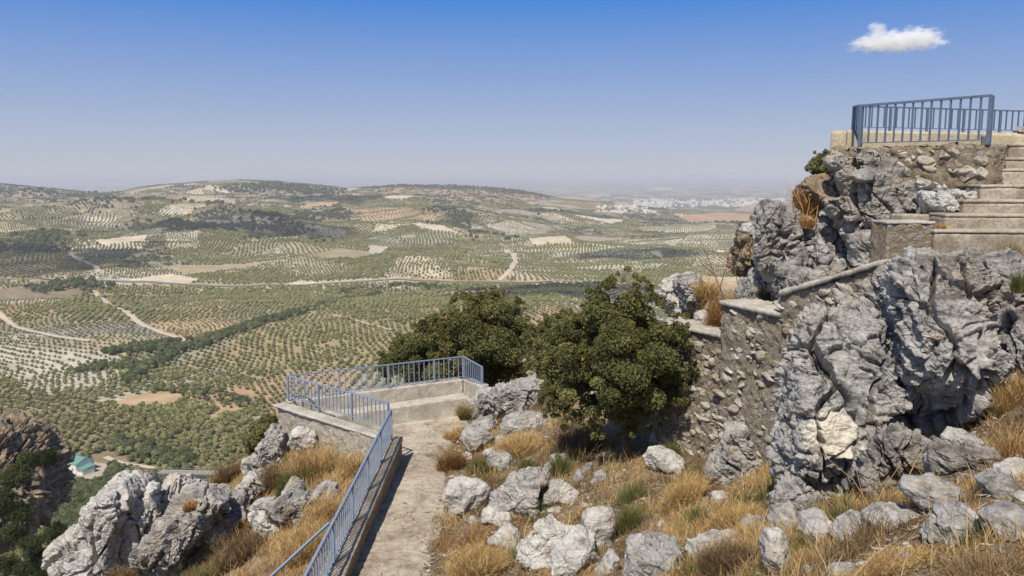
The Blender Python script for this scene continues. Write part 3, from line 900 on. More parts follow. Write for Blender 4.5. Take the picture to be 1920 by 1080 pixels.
for s in range(3):
    root = bpy.data.objects.new("olive_tree", None); protos.append((root, otr, near_vars[s]))
for n_, i in enumerate(first):
    root, tr, cr = protos[n_ % 3]
    r = root.copy(); COL.objects.link(r); r.location = (OX[i], OY[i], OZ[i]); r.rotation_euler = (0, 0, random.random() * 6.28)
    r.scale = (float(scale[i]),) * 3
    tag(r, "round grey-green olive tree among the nearest rows below the cliff", "olive tree", "nearest olive trees on the valley floor")
    c = tr.copy(); COL.objects.link(c); c.parent = r
    c = cr.copy(); COL.objects.link(c); c.parent = r

# --- woods along the stream, hedges, scrub belts
def belt(pts, w, n, smin, smax, seed):
    g = np.random.default_rng(seed)
    P = np.array([hit(*p)[:2] for p in pts]); s = np.concatenate([[0], np.cumsum(np.hypot(*np.diff(P, axis=0).T))])
    u = g.random(n) * s[-1]; x = np.interp(u, s, P[:, 0]); y = np.interp(u, s, P[:, 1])
    x = x + g.normal(size=n) * w / 2; y = y + g.normal(size=n) * w / 2
    z = H(x, y) - 0.6
    qx, qy = proj(np.stack([x, y, z], -1)); ok = ~((qx > 110) & (qx < 200) & (qy > 862) & (qy < 914))
    return np.stack([x, y, z], -1)[ok], (smin + (smax - smin) * g.random(n))[ok]
B = [belt([(238,725),(262,700),(300,678),(340,660),(385,648)], 9, 130, 2.6, 5.4, 1), belt([(385,648),(440,622),(500,604),(560,588)], 10, 210, 2.5, 5, 2),
     belt([(560,588),(610,574),(660,560),(720,549)], 11, 150, 2.5, 4.5, 3), belt([(130,700),(200,690),(250,690)], 14, 60, 2, 4, 4),
     belt([(215,660),(270,655),(330,655)], 14, 80, 3, 5.5, 5), belt([(70,545),(140,530),(190,545)], 25, 120, 3, 6, 6),
     belt([(880,450),(930,440),(960,450)], 25, 70, 4, 7, 7), belt([(800,395),(870,405),(850,425),(810,420)], 40, 220, 4, 7, 8),
     belt([(380,400),(520,412),(640,400)], 60, 500, 4, 8, 9), belt([(250,425),(330,420),(440,430),(560,425)], 45, 420, 4, 7, 10),
     belt([(440,355),(520,352),(620,365)], 120, 500, 5, 9, 11), belt([(0,352),(80,358),(200,366)], 100, 500, 5, 9, 12),
     belt([(200,385),(300,375),(420,385)], 80, 300, 4, 8, 13), belt([(700,352),(850,352),(1000,365)], 110, 450, 4, 8, 14),
     belt([(280,730),(420,745),(470,765)], 12, 50, 2, 3.6, 15), belt([(1000,400),(1200,410),(1400,425)], 60, 260, 4, 8, 16),
     belt([(100,440),(60,470),(0,465)], 60, 200, 4, 7, 17), belt([(640,545),(760,535),(900,545)], 16, 110, 2.5, 4.5, 18),
     belt([(470,447),(560,440),(600,455)], 35, 160, 4, 7, 19)]
P = np.concatenate([b[0] for b in B]); S = np.concatenate([b[1] for b in B])
s4 = scatter("stream_woodland", P, S, woodn_vars, 5)
tag(s4, "dark bushy woodland winding along the stream and between the fields", "woodland", None, 'stuff')
B = [belt([(205,840),(260,842),(320,862),(345,880)], 9, 90, 2.5, 5, 31), belt([(105,880),(150,905),(215,925)], 16, 420, 2.0, 4.0, 32),
     belt([(100,930),(130,980),(180,1010)], 14, 500, 2.2, 4.2, 33), belt([(60,860),(85,885),(100,900)], 9, 60, 2, 4, 34),
     belt([(300,905),(360,915),(440,900)], 12, 160, 2.2, 4.4, 35), belt([(200,880),(225,905),(215,930)], 6, 40, 2, 4.5, 36), belt([(40,1000),(90,1040),(130,1075)], 18, 300, 1.6, 3.2, 37)]
P = np.concatenate([b[0] for b in B]); S = np.concatenate([b[1] for b in B])
s5 = scatter("gorge_woodland", P, S, woodn_vars, 6)
tag(s5, "dark green thicket in the gorge around the road and bridge", "woodland", None, 'stuff')

# --- clouds: the one in view and those whose shade lies on the hills
t = NT("cloud_vapour"); d_ = t.n("ShaderNodeBsdfDiffuse", Color=(0.95, 0.95, 0.95)); tr__ = t.t.nodes.new('ShaderNodeBsdfTransparent'); ms_ = t.t.nodes.new('ShaderNodeMixShader'); ms_.inputs[0].default_value = 0.34; t.t.links.new(tr__.outputs[0], ms_.inputs[1]); t.t.links.new(d_.outputs[0], ms_.inputs[2]); t.t.links.new(ms_.outputs[0], t.out.inputs[0]); M['cloud'] = t.m
def shade_cloud(px, py, rx, ry, alt=1900.0, seed=0):
    x, y, z = hit(px, py)
    k = (alt - z) / SUN_DIR.z
    V, T = ico(5)
    n = fbm(V * 1.6 + seed, 4, seed)
    V = V * (1 + 1.1 * n)[:, None]
    V = V * np.array([rx, ry, min(rx, ry) * 0.3])
    o = mesh_np("cloud", V, T, M['cloud'])
    o.location = (x + SUN_DIR.x * k, y + SUN_DIR.y * k, alt)
    return o
for n_, (a, b, rx, ry, lb) in enumerate([
    (40, 482, 190, 130, "white cloud high over the left of the valley, shading the left hillside"),
    (470, 425, 200, 150, "white cloud high overhead whose shade crosses the middle slopes"),
    (610, 372, 190, 150, "white cloud high overhead shading the far ridge"),
    (1065, 545, 130, 85, "small white cloud overhead whose shade lies on the grove beyond the oaks"),
    (1190, 478, 130, 60, "thin cloud overhead whose shade crosses the low striped hills")]):
    tag(shade_cloud(a, b, rx, ry, seed=n_ + 3), lb, "cloud")
# ---------------------------------------------------------------- foreground hillside
def pathz(Y): return -5.16 - (np.asarray(Y, float) - 10) * 0.041
class TPS:
    def __init__(s, P, lam=0.02):
        P = np.array(P, float); s.c = P[:, :2]; n = len(P)
        K = s.k(s.c, s.c) + lam * np.eye(n); A = np.zeros((n + 3, n + 3))
        A[:n, :n] = K; A[:n, n] = 1; A[:n, n + 1:] = s.c; A[n, :n] = 1; A[n + 1:, :n] = s.c.T
        s.w = np.linalg.solve(A, np.concatenate([P[:, 2], [0, 0, 0]]))
    def k(s, a, b):
        r2 = ((a[:, None] - b[None])**2).sum(-1)
        return 0.5 * r2 * np.log(r2 + 1e-9)
    def __call__(s, x, y):
        a = np.stack([x, y], -1); n = len(s.c)
        out = np.empty(len(a))
        for i in range(0, len(a), 50000):
            b = a[i:i + 50000]
            out[i:i + 50000] = s.k(b, s.c) @ s.w[:n] + s.w[n] + b @ s.w[n + 1:]
        return out
low = []
def L(px, py, Y): p = at(px, py, Y); low.append((p.x, p.y, p.z))
for q in [(1000,1080,9.1),(1200,1080,7.6),(1400,1080,6.1),(1700,1080,4.3),(1900,1080,3.75),
          (1000,1000,10.9),(1150,1000,9.6),(1300,1000,8.3),(1500,1000,6.8),(1700,1000,5.0),(1900,1000,4.3),
          (1000,900,13.0),(1200,900,11.4),(1350,900,9.9),(1600,900,7.95),(1720,890,7.5),(1850,900,5.6),
          (900,830,15.6),(1050,830,14.4),(1250,850,12.5),(1450,880,9.1),(1850,800,7.0),(1900,700,7.5),
          (980,760,17.0),(1060,720,18.0),
          (640,900,13.8),(560,950,13.6),(450,1010,13.9),(600,860,15.5),(540,850,16.6),(480,880,16.8),(400,960,15.8),(560,1060,11.2),
          (450,930,16.0),(330,1060,14.4),(180,1080,15.4),(500,840,18.0)]:
    L(*q)
for Y in (7, 9, 11, 13, 15, 17, 18.5):
    low.append((-1.2, Y, float(pathz(Y)) - .02)); low.append((-2.2, Y, float(pathz(Y)) - .02))
low += [(-2.6, 9, -5.3), (-2.6, 12, -5.3), (4.2, 1.5, -1.75), (0, 1.5, -1.9), (0.5, 3.5, -2.6), (-3, 3, -5.2), (-6, 6, -6.8), (-9, 10, -8.0), (-9.5, 14, -8.5), (-8, 17, -7.8), (-5.5, 20, -8),
        (1.0, 20, -6.2), (-2, 21.5, -7.5), (3, 18, -6.0), (9, 6, -0.9), (7, 7.6, -1.05), (9, 8.4, -0.85), (5.4, 8.2, -1.2), (9, 3, -0.9), (3.0, 11.6, -4.3), (3.7, 10.2, -3.95), (4.1, 9.2, -3.0)]
GLOW = TPS(low)
high = [(4.8,8.7,-1.2),(9,8.7,-1.2),(5.6,9.6,-.8),(9,9.6,-.8),(7.0,10.6,-.3),(8.5,10.6,-.3),(9,11,-.1),(9,10.5,.15),(5.2,10.4,-1.0),(5.6,10.9,-.8),(5.0,11.6,-1.0),(5.2,12.6,-.7),(9,11.5,.3),(6.4,13,.1),(9,14,.3),
        (4.2,9.6,-1.25),(3.9,10.8,-1.5),(3.4,12,-2.2),(2.8,13.5,-2.9),(2.2,16,-3.9),(4.6,12.5,-1.5),(4.6,15,-2.0),(5.5,17,-2.0),(3.5,18,-4.5),(9,17,0)]
GHIGH = TPS(high)
def xwall(Y): return np.interp(Y, [8.6, 9, 10.5, 11.7, 13.4, 14.5, 17, 22], [4.9, 4.36, 3.74, 3.28, 2.52, 2.0, 1.6, 1.2])
def G(x, y, noise=True):
    x = np.asarray(x, float); y = np.asarray(y, float); sh = x.shape; x = x.ravel(); y = y.ravel()
    g = GLOW(x, y); hgh = GHIGH(x, y)
    w = sst(0.0, 0.3, x - xwall(y)) * sst(0, 0.25, y - 8.6)
    z = g * (1 - w) + hgh * w
    if noise:
        a = 0.10 * fbm(xyz(x / 1.3, y / 1.3), 4, 131) + 0.035 * fbm(xyz(x / 0.25, y / 0.25, 3), 3, 132)
        far = sst(0.05, 0.7, x + 1.15) + sst(0.1, 0.7, -2.35 - x)
        z = z + a * np.clip(far, 0, 1)
    # floor under path and terrace
    inp = (x > -2.25) & (x < -1.0 + 0.25 * np.sin(y * 1.7)) & (y < 19)
    ter = terrace_mask(x, y)
    z = np.where(inp | ter, np.minimum(z, pathz(y) - 0.05), z)
    # falls away on all outer sides
    z = z - 1.7 * np.maximum(0, -9.2 - x) - 1.3 * np.maximum(0, y - 20.5) - 1.5 * np.maximum(0, x - 10.5)
    return z.reshape(sh)
# terrace outline (inner floor)
TB = at(538, 708, 17.0); TC = at(868, 668, 19.0); TD = at(897, 690, 17.9); TA = at(724, 762, 14.75)
def side(ax, ay, bx, by, x, y): return (bx - ax) * (y - ay) - (by - ay) * (x - ax)
def terrace_mask(x, y):
    m = (side(TA.x, TA.y, TB.x, TB.y, x, y) < 0.05) & (side(TB.x, TB.y, TC.x, TC.y, x, y) < 0.1) & (y > 14.6)
    return m & (x < -0.75 + 0.12 * (y - 15))
def ghit(px, py, lo=2.5, hi=24.0):
    a, b = ray(px, py); Y = np.linspace(lo, hi, 700)
    z = G(a * Y, Y, False); k = np.argmax(b * Y < z)
    return Y[k] if k else hi
xs = np.arange(-13.0, 12.01, 0.05); ys = np.arange(1.0, 24.01, 0.05)
X, Y = np.meshgrid(xs, ys); Z = G(X, Y)
V = np.stack([X.ravel(), Y.ravel(), Z.ravel()], -1)
hill = mesh_np("hillside", V, gridfaces(len(ys), len(xs)), M['soil'])
tag(hill, "stony hillside of dry soil and litter", None, None, 'structure')

# ---------------------------------------------------------------- rocks
def star(poly, cx, cy):
    """radius as a function of angle for an outline round (cx, cy)"""
    P = np.array(poly, float); Q = np.roll(P, -1, 0); D = []
    for a, b in zip(P, Q):
        for k in range(14): D.append(a + (b - a) * k / 14.0)
    D = np.array(D) - (cx, cy)
    th = np.arctan2(D[:, 1], D[:, 0]); r = np.hypot(D[:, 0], D[:, 1])
    bins = np.linspace(-math.pi, math.pi, 145); c = (bins[1:] + bins[:-1]) / 2
    R_ = np.zeros(144)
    idx = np.clip(np.digitize(th, bins) - 1, 0, 143)
    for i in range(144):
        m = idx == i
        R_[i] = r[m].max() if m.any() else np.nan
    ok = ~np.isnan(R_)
    R_ = np.interp(c, np.concatenate([c[ok] - 2 * math.pi, c[ok], c[ok] + 2 * math.pi]), np.tile(R_[ok], 3))
    return c, R_
_rs = [100]
ROCKFOOT = []
def rock(label, poly, Y=None, T=None, mat='rock', level=None, seed=None, rough=1.0, strata=(0.5, 0.9, 0.3), lean=0.0, crack=1.0, sink=0.0, name="rock", group=None, yaw=0.0, facets=8, boxy=0.62, cat="rock", push=0.25, ns=1.0, slab=None):
    _rs[0] += 1; seed = seed or _rs[0]; g = np.random.default_rng(seed)
    P = np.array(poly, float); pcx, pcy = P[:, 0].mean(), P[:, 1].mean(); pcx = (P[:, 0].min() + P[:, 0].max() + 2 * pcx) / 4; pcy = (P[:, 1].min() + P[:, 1].max() + 2 * pcy) / 4
    auto = Y is None
    if auto:
        bx = P[np.argmax(P[:, 1])][0]; by = P[:, 1].max()
        Y = ghit(0.5 * (bx + pcx), by - 4)
    W = [at(a, b, Y) for a, b in P]; wx = np.array([w.x for w in W]); wz = np.array([w.z for w in W])
    size = 0.5 * (np.ptp(wx) + np.ptp(wz))
    if T is None: T = 0.42 * min(np.ptp(wx), np.ptp(wz)) + 0.05
    if auto: Y = Y + T * push; W = [at(a, b, Y) for a, b in P]; wx = np.array([w.x for w in W]); wz = np.array([w.z for w in W])
    c0 = at(pcx, pcy, Y)
    th, R_ = star(np.stack([wx, wz], -1), c0.x, c0.z)
    if auto: sink = max(sink, 0.55)
    if sink:      # the buried foot goes on below the outline
        low_ = th < 0; R_ = R_ * (1 + sink * np.where(low_, np.abs(np.sin(th)), 0))
    pxs = np.ptp(P[:, 0]) * np.ptp(P[:, 1])
    if level is None: level = 8 if pxs > 60000 else 7 if pxs > 6500 else 6
    D, Tf = ico(level)
    rho = np.sqrt(D[:, 0]**2 + D[:, 2]**2); t_ = np.arctan2(D[:, 2], D[:, 0])
    Rt = np.interp(t_, np.concatenate([th - 2 * math.pi, th, th + 2 * math.pi]), np.tile(R_, 3))
    rr = np.sin(np.arcsin(np.clip(rho, 0, 1)))**boxy
    ca, sa = np.cos(t_), np.sin(t_)
    V = np.stack([ca * Rt * rr, np.sign(D[:, 1]) * np.abs(D[:, 1])**boxy * T, sa * Rt * rr], -1)
    # split faces: broad flat facets
    for k in range(facets):
        n = g.normal(size=3); n[1] = -abs(n[1]) - 0.45 if k % 3 else n[1]; n /= np.linalg.norm(n)
        pr = V @ n; o = pr.max() * (0.62 + 0.25 * g.random())
        ex = np.maximum(0, pr - o)
        V = V - n * (ex * 0.86 * (1.0 if abs(n[1]) > 0.4 else 0.35))[:, None]
    V[:, 2] += 0; V[:, 1] += lean * V[:, 2]
    # world position for coherent noise
    Wp = (V + np.array([c0.x, c0.y, c0.z])) / ns
    ce, se = math.cos(strata[0]), math.sin(strata[0]); cf, sf = math.cos(strata[1]), math.sin(strata[1])
    q = Wp @ np.array([[1, 0, 0], [0, ce, -se], [0, se, ce]]) @ np.array([[cf, 0, sf], [0, 1, 0], [-sf, 0, cf]])
    q = q + 0.28 * np.stack([perlin(Wp * 1.3, 3), perlin(Wp * 1.3, 4), perlin(Wp * 1.3, 5)], -1) + 0.07 * np.stack([perlin(Wp * 6, 8), perlin(Wp * 6, 9), perlin(Wp * 6, 10)], -1)
    N = vnormals(V, Tf)
    s = min(size / ns, 1.6)
    d1 = fbm(Wp * (1.6 / max(s, 0.3)) + seed, 3, 7) * (0.13 if slab is None else 0.045) * s
    bed = ridged(q * np.array([1.2, 1.2, 5.0]) + seed, 4, 17, 0.55) - 0.5
    msk = 0.25 + 0.95 * sst(-0.25, 0.35, fbm(Wp * 0.9 + seed * 2, 2, 57))
    d2 = bed * 0.085 * min(s, 1.0) * msk
    if level >= 7 or crack > 1:
        f1, f2, ida = vor(q * np.array([1.6, 1.6, 3.0]) / max(0.5, min(s, 1.0)) * 0.9 + seed, 27)
        ck = sst(0.10, 0.0, f2 - f1)
        f1b, f2b, idb = vor(q * np.array([3.5, 3.5, 7.0]) + seed, 28)
        ck2 = sst(0.12, 0.0, f2b - f1b); pl = (idb % 97) / 97.0 - 0.5; pa = (ida % 89) / 89.0 - 0.5
        if slab is not None:       # steep slabs split along leaning joints
            cs_, ss_ = math.cos(slab), math.sin(slab)
            u_ = Wp[:, 0] * cs_ - Wp[:, 2] * ss_; w_ = Wp[:, 0] * ss_ + Wp[:, 2] * cs_
            wq = 0.10 * np.stack([fbm(Wp * 2.2, 3, 61), fbm(Wp * 2.2, 3, 62), fbm(Wp * 2.2, 3, 63)], -1)
            sp = (np.stack([u_, Wp[:, 1], w_], -1) + wq) * np.array([2.1, 1.4, 0.75]) + seed
            g1, g2, ig = vor(sp, 71); ps = (ig % 79) / 79.0 - 0.5
            # each slab is a tilted plane, so edges stand sharp
            tx = ((ig >> np.uint32(8)) % 64) / 64.0 - 0.5; tz = ((ig >> np.uint32(16)) % 64) / 64.0 - 0.5
            d2 = d2 + ps * 0.20 * s + (tx * np.sin(sp[:, 0] * 1.0) * 0.0) - 0.16 * s * sst(0.07, 0.0, g2 - g1)
            V = V + N * 0
            pa = pa * 0.45
        d2 = d2 - ck * 0.07 * min(s, 1) * crack - ck2 * 0.030 * crack * s * msk + pl * 0.055 * s + pa * 0.14 * s
    d3 = fbm(Wp * 9 + seed, 4, 37, 0.7) * 0.055 * min(1, s) + (ridged(q * np.array([6, 6, 18.]), 3, 39) - 0.5) * 0.040 * min(1, s) * msk
    V = V + N * (ns * (d1 + (d2 + d3) * rough))[:, None]
    o = mesh_np(name, V, Tf, M[mat])
    o.location = c0
    if yaw: o.rotation_euler = (0, 0, yaw)
    tag(o, label, cat, group)
    return o
def Z3(pts, ox, oy, k=3.0): return [(ox + a / k, oy + b / k) for a, b in pts]
C6 = lambda *p: Z3(p, 640, 720)
C4 = lambda *p: Z3(p, 0, 720)
C7 = lambda *p: Z3(p, 1280, 720)
C3 = lambda *p: Z3(p, 1280, 320)
C8 = lambda *p: Z3(p, 1440, 140, 4.0)

# the big outcrop on the right
rock("tall tilted grey limestone slab left of the deep vertical crack, white patched low down",
     [(1502,640),(1525,590),(1560,560),(1600,548),(1640,556),(1654,600),(1662,700),(1672,780),(1665,840),(1635,900),(1560,930),(1480,915),(1468,875),(1482,790),(1492,720)], 7.9, 0.5, 'rock_scar', level=8, strata=(0.5, 0.5, .3), lean=0.2, sink=0.12, rough=0.8, facets=14, slab=0.12)
rock("massive grey limestone boulder right of the deep vertical crack, overhanging a dark hollow",
     [(1676,560),(1680,515),(1708,486),(1750,480),(1800,484),(1834,510),(1842,600),(1846,680),(1880,765),(1850,795),(1780,808),(1715,798),(1682,785),(1675,700)], 7.6, 0.8, 'rock', level=8, boxy=0.55, facets=14, rough=0.8, slab=-0.15, strata=(0.25, 0.25, .3), lean=0.12)
rock("dark upright limestone pillar at the right edge below the tall grass",
     [(1848,560),(1880,520),(1925,545),(1990,600),(2010,700),(1990,770),(1900,765),(1868,720),(1850,640)], 7.3, 0.6, 'rock_dark', level=7, strata=(1.2, 0.3, .3), slab=0.1)
rock("jagged dark limestone crest running above the big boulder on the right",
     [(1780,478),(1830,468),(1880,480),(1920,530),(1930,580),(1870,590),(1830,545),(1795,520)], 7.7, 0.4, 'rock_dark', level=7, crack=1.3)
rock("craggy limestone block between the sloping parapet and the deep crack",
     [(1565,610),(1600,575),(1640,545),(1668,515),(1690,495),(1690,560),(1668,640),(1620,650),(1575,640)], 8.4, 0.45, 'rock', level=7)
rock("low layered limestone lump beneath the overhanging boulder on the right",
     [(1630,830),(1660,800),(1700,800),(1745,840),(1755,900),(1700,935),(1640,930),(1610,890)], 7.3, 0.5, 'rock_dark', level=7)
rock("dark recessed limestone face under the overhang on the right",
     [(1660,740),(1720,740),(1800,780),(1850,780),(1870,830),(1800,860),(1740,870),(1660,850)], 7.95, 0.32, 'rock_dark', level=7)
rock("standing grey boulder with a rounded foot below the rubble wall",
     [(1352,815),(1365,798),(1395,797),(1412,822),(1424,870),(1424,905),(1405,938),(1370,950),(1340,935),(1336,885),(1352,850)], 9.6, 0.3, 'rock', level=7, sink=.1)
rock("grey block leaning against the foot of the tall tilted slab",
     [(1462,905),(1500,900),(1545,930),(1530,985),(1490,1000),(1455,985),(1448,940)], 7.4, 0.35, level=7)
rock("smooth blue-grey boulder with a straight left side beside the dry litter patch",
     C7((1400,600),(1400,450),(1440,360),(1540,335),(1640,350),(1730,400),(1640,450),(1540,520),(1480,580),(1440,640)), 6.1, 0.3, 'rock_dark', level=7)
rock("flat layered limestone behind the smooth blue-grey boulder", C7((1470,300),(1520,265),(1640,285),(1740,340),(1740,380),(1600,360),(1480,340)), None, 0.22, 'rock')
rock("pale round boulder at the right edge of the picture by the litter", C7((1750,540),(1780,470),(1860,450),(1960,440),(1990,540),(1900,590),(1800,600)), None, 0.18, 'rock_pale')
rock("broad low limestone boulder in the bottom right grass", C7((1410,860),(1440,760),(1500,705),(1600,710),(1720,780),(1740,850),(1650,890),(1500,900)), None, 0.22, 'rock')
rock("low limestone ledge at the far right beside the broad low boulder", C7((1720,780),(1800,720),(1940,700),(1990,860),(1900,880),(1780,850)), None, 0.2, 'rock_dark')
rock("flat grey stone lying below the sunlit grass hollow", C7((860,860),(900,790),(1010,740),(1100,800),(1120,860),(980,880)), None, 0.2)
rock("ridge of pale limestone edging the sunlit grass hollow", C7((1040,760),(1130,715),(1280,710),(1400,740),(1340,790),(1180,800)), None, 0.2, 'rock')
rock("upright pale wedge of limestone rising from the grass near the bottom right", C7((425,890),(460,810),(560,830),(600,930),(610,1040),(520,1080),(470,1000)), None, 0.16, 'rock_pale', push=.2)
rock("rounded limestone hump at the foot of the big tilted slab", C7((480,820),(520,705),(620,690),(680,790),(640,860),(540,850)), None, 0.22)
rock("small pale stone sunk in grass beside the rounded hump", C7((330,790),(380,750),(460,760),(480,800),(420,830),(350,830)), None, 0.12, 'rock')
rock("cracked limestone pieces between two green grass tufts", C7((660,830),(700,760),(800,740),(850,800),(900,890),(780,880)), None, 0.22, 'rock')
rock("small angular stone in the bottom right grass", C7((1190,1030),(1200,980),(1280,955),(1330,1000),(1320,1050),(1240,1070)), None, 0.08)
rock("pointed stone cut by the bottom edge right of centre", C7((655,1085),(700,1025),(760,1060),(780,1110),(700,1120)), None, 0.08, 'rock_pale')
rock("dark blunt stone cut by the bottom edge right of the pointed stone", C7((810,1090),(870,1035),(960,1040),(1040,1080),(960,1120),(850,1120)), None, 0.12)
rock("small white stone in litter near the right edge", C7((1880,640),(1920,610),(1980,630),(1960,680),(1900,680)), None, 0.06, 'rock_pale')

# the crag behind the wall and under the upper terrace
rock("dark furrowed limestone tower on the left of the upper crag",
     [(1416,470),(1420,410),(1440,385),(1470,392),(1510,400),(1514,450),(1500,520),(1480,548),(1450,545),(1425,510)], 11.6, 0.6, 'rock_dark', level=7, strata=(0.2, 1.4, .3), slab=0.2, facets=13)
rock("grey limestone block with a white scar in the middle of the upper crag",
     [(1500,440),(1510,395),(1550,385),(1590,395),(1622,440),(1622,480),(1600,520),(1540,545),(1505,540),(1495,500)], 11.5, 0.6, 'rock', level=7, strata=(0.2, 1.2, .3), slab=0.0, facets=13)
rock("low grey slab at the foot of the upper crag beside the rust coloured shrub",
     C3((310,730),(350,610),(410,560),(450,590),(500,680),(500,740),(440,760)), 12.0, 0.35, 'rock_dark', level=7)
rock("brown-grey rock shoulder on the valley side of the crag",
     C3((300,520),(310,400),(350,290),(420,300),(440,420),(420,540),(440,600),(360,640),(290,600)), 13.2, 0.5, 'rock_tan', level=7)
rock("white topped stone on the skyline left of the dark furrowed tower", C3((330,340),(345,300),(400,285),(440,310),(430,360),(360,365)), 13.0, 0.25, 'rock_pale')
rock("pointed limestone rock above the right oak crown", C3((0,760),(-30,640),(-10,590),(50,580),(90,640),(110,760),(60,800)), 14.6, 0.5, 'rock', level=7)
rock("limestone fin behind the right oak crown", [(1240,560),(1243,525),(1262,513),(1290,520),(1302,560),(1300,600),(1260,600)], 15.2, 0.5, 'rock_pale', level=7)
rock("small pale rock half hidden behind the lowest wall step", C3((60,860),(70,800),(130,790),(190,830),(180,880),(110,890)), 13.3, 0.2, 'rock_pale')
rock("great grey crag carrying the corner of the upper terrace",
     [(1556,370),(1552,320),(1560,295),(1590,285),(1640,312),(1700,330),(1740,350),(1760,390),(1755,430),(1740,450),(1690,465),(1630,460),(1600,420),(1570,400)], 10.9, 0.6, 'rock_dark', level=8, strata=(0.3, 0.7, .3), crack=1.2, slab=-0.5, facets=13)
rock("round weathered boulder on the skyline edge beneath the terrace corner",
     C8((200,960),(230,830),(380,760),(450,755),(520,850),(535,920),(480,985),(400,980),(300,1000)), 11.6, 0.45, 'rock_tan', level=7)
rock("slanting grey fin at the left corner below the upper railing",
     C8((440,640),(520,600),(600,660),(640,720),(640,800),(700,900),(700,990),(620,950),(540,870),(480,760)), 11.0, 0.3, 'rock_dark', level=7)
rock("pale knobbly limestone apron left of the stairs",
     C8((1130,800),(1200,790),(1330,880),(1480,890),(1560,900),(1480,960),(1440,1040),(1300,1050),(1200,1020),(1150,930)), 9.95, 0.35, 'rock_pale', level=7)
rock("dark stone lodged under the terrace masonry above the slanting fin", C8((620,760),(640,720),(740,700),(780,730),(740,800),(680,815)), 10.5, 0.2, 'rock_dark')
rock("low grey ledge between the crag and the stub wall", [(1600,440),(1650,430),(1690,440),(1690,485),(1640,500),(1600,500)], 10.3, 0.35, 'rock_dark')
rock("dark stone at the skyline above the stairs behind the far railing", [(1905,245),(1915,238),(1935,236),(1950,250),(1930,256)], 13.4, 0.15, 'rock_dark')

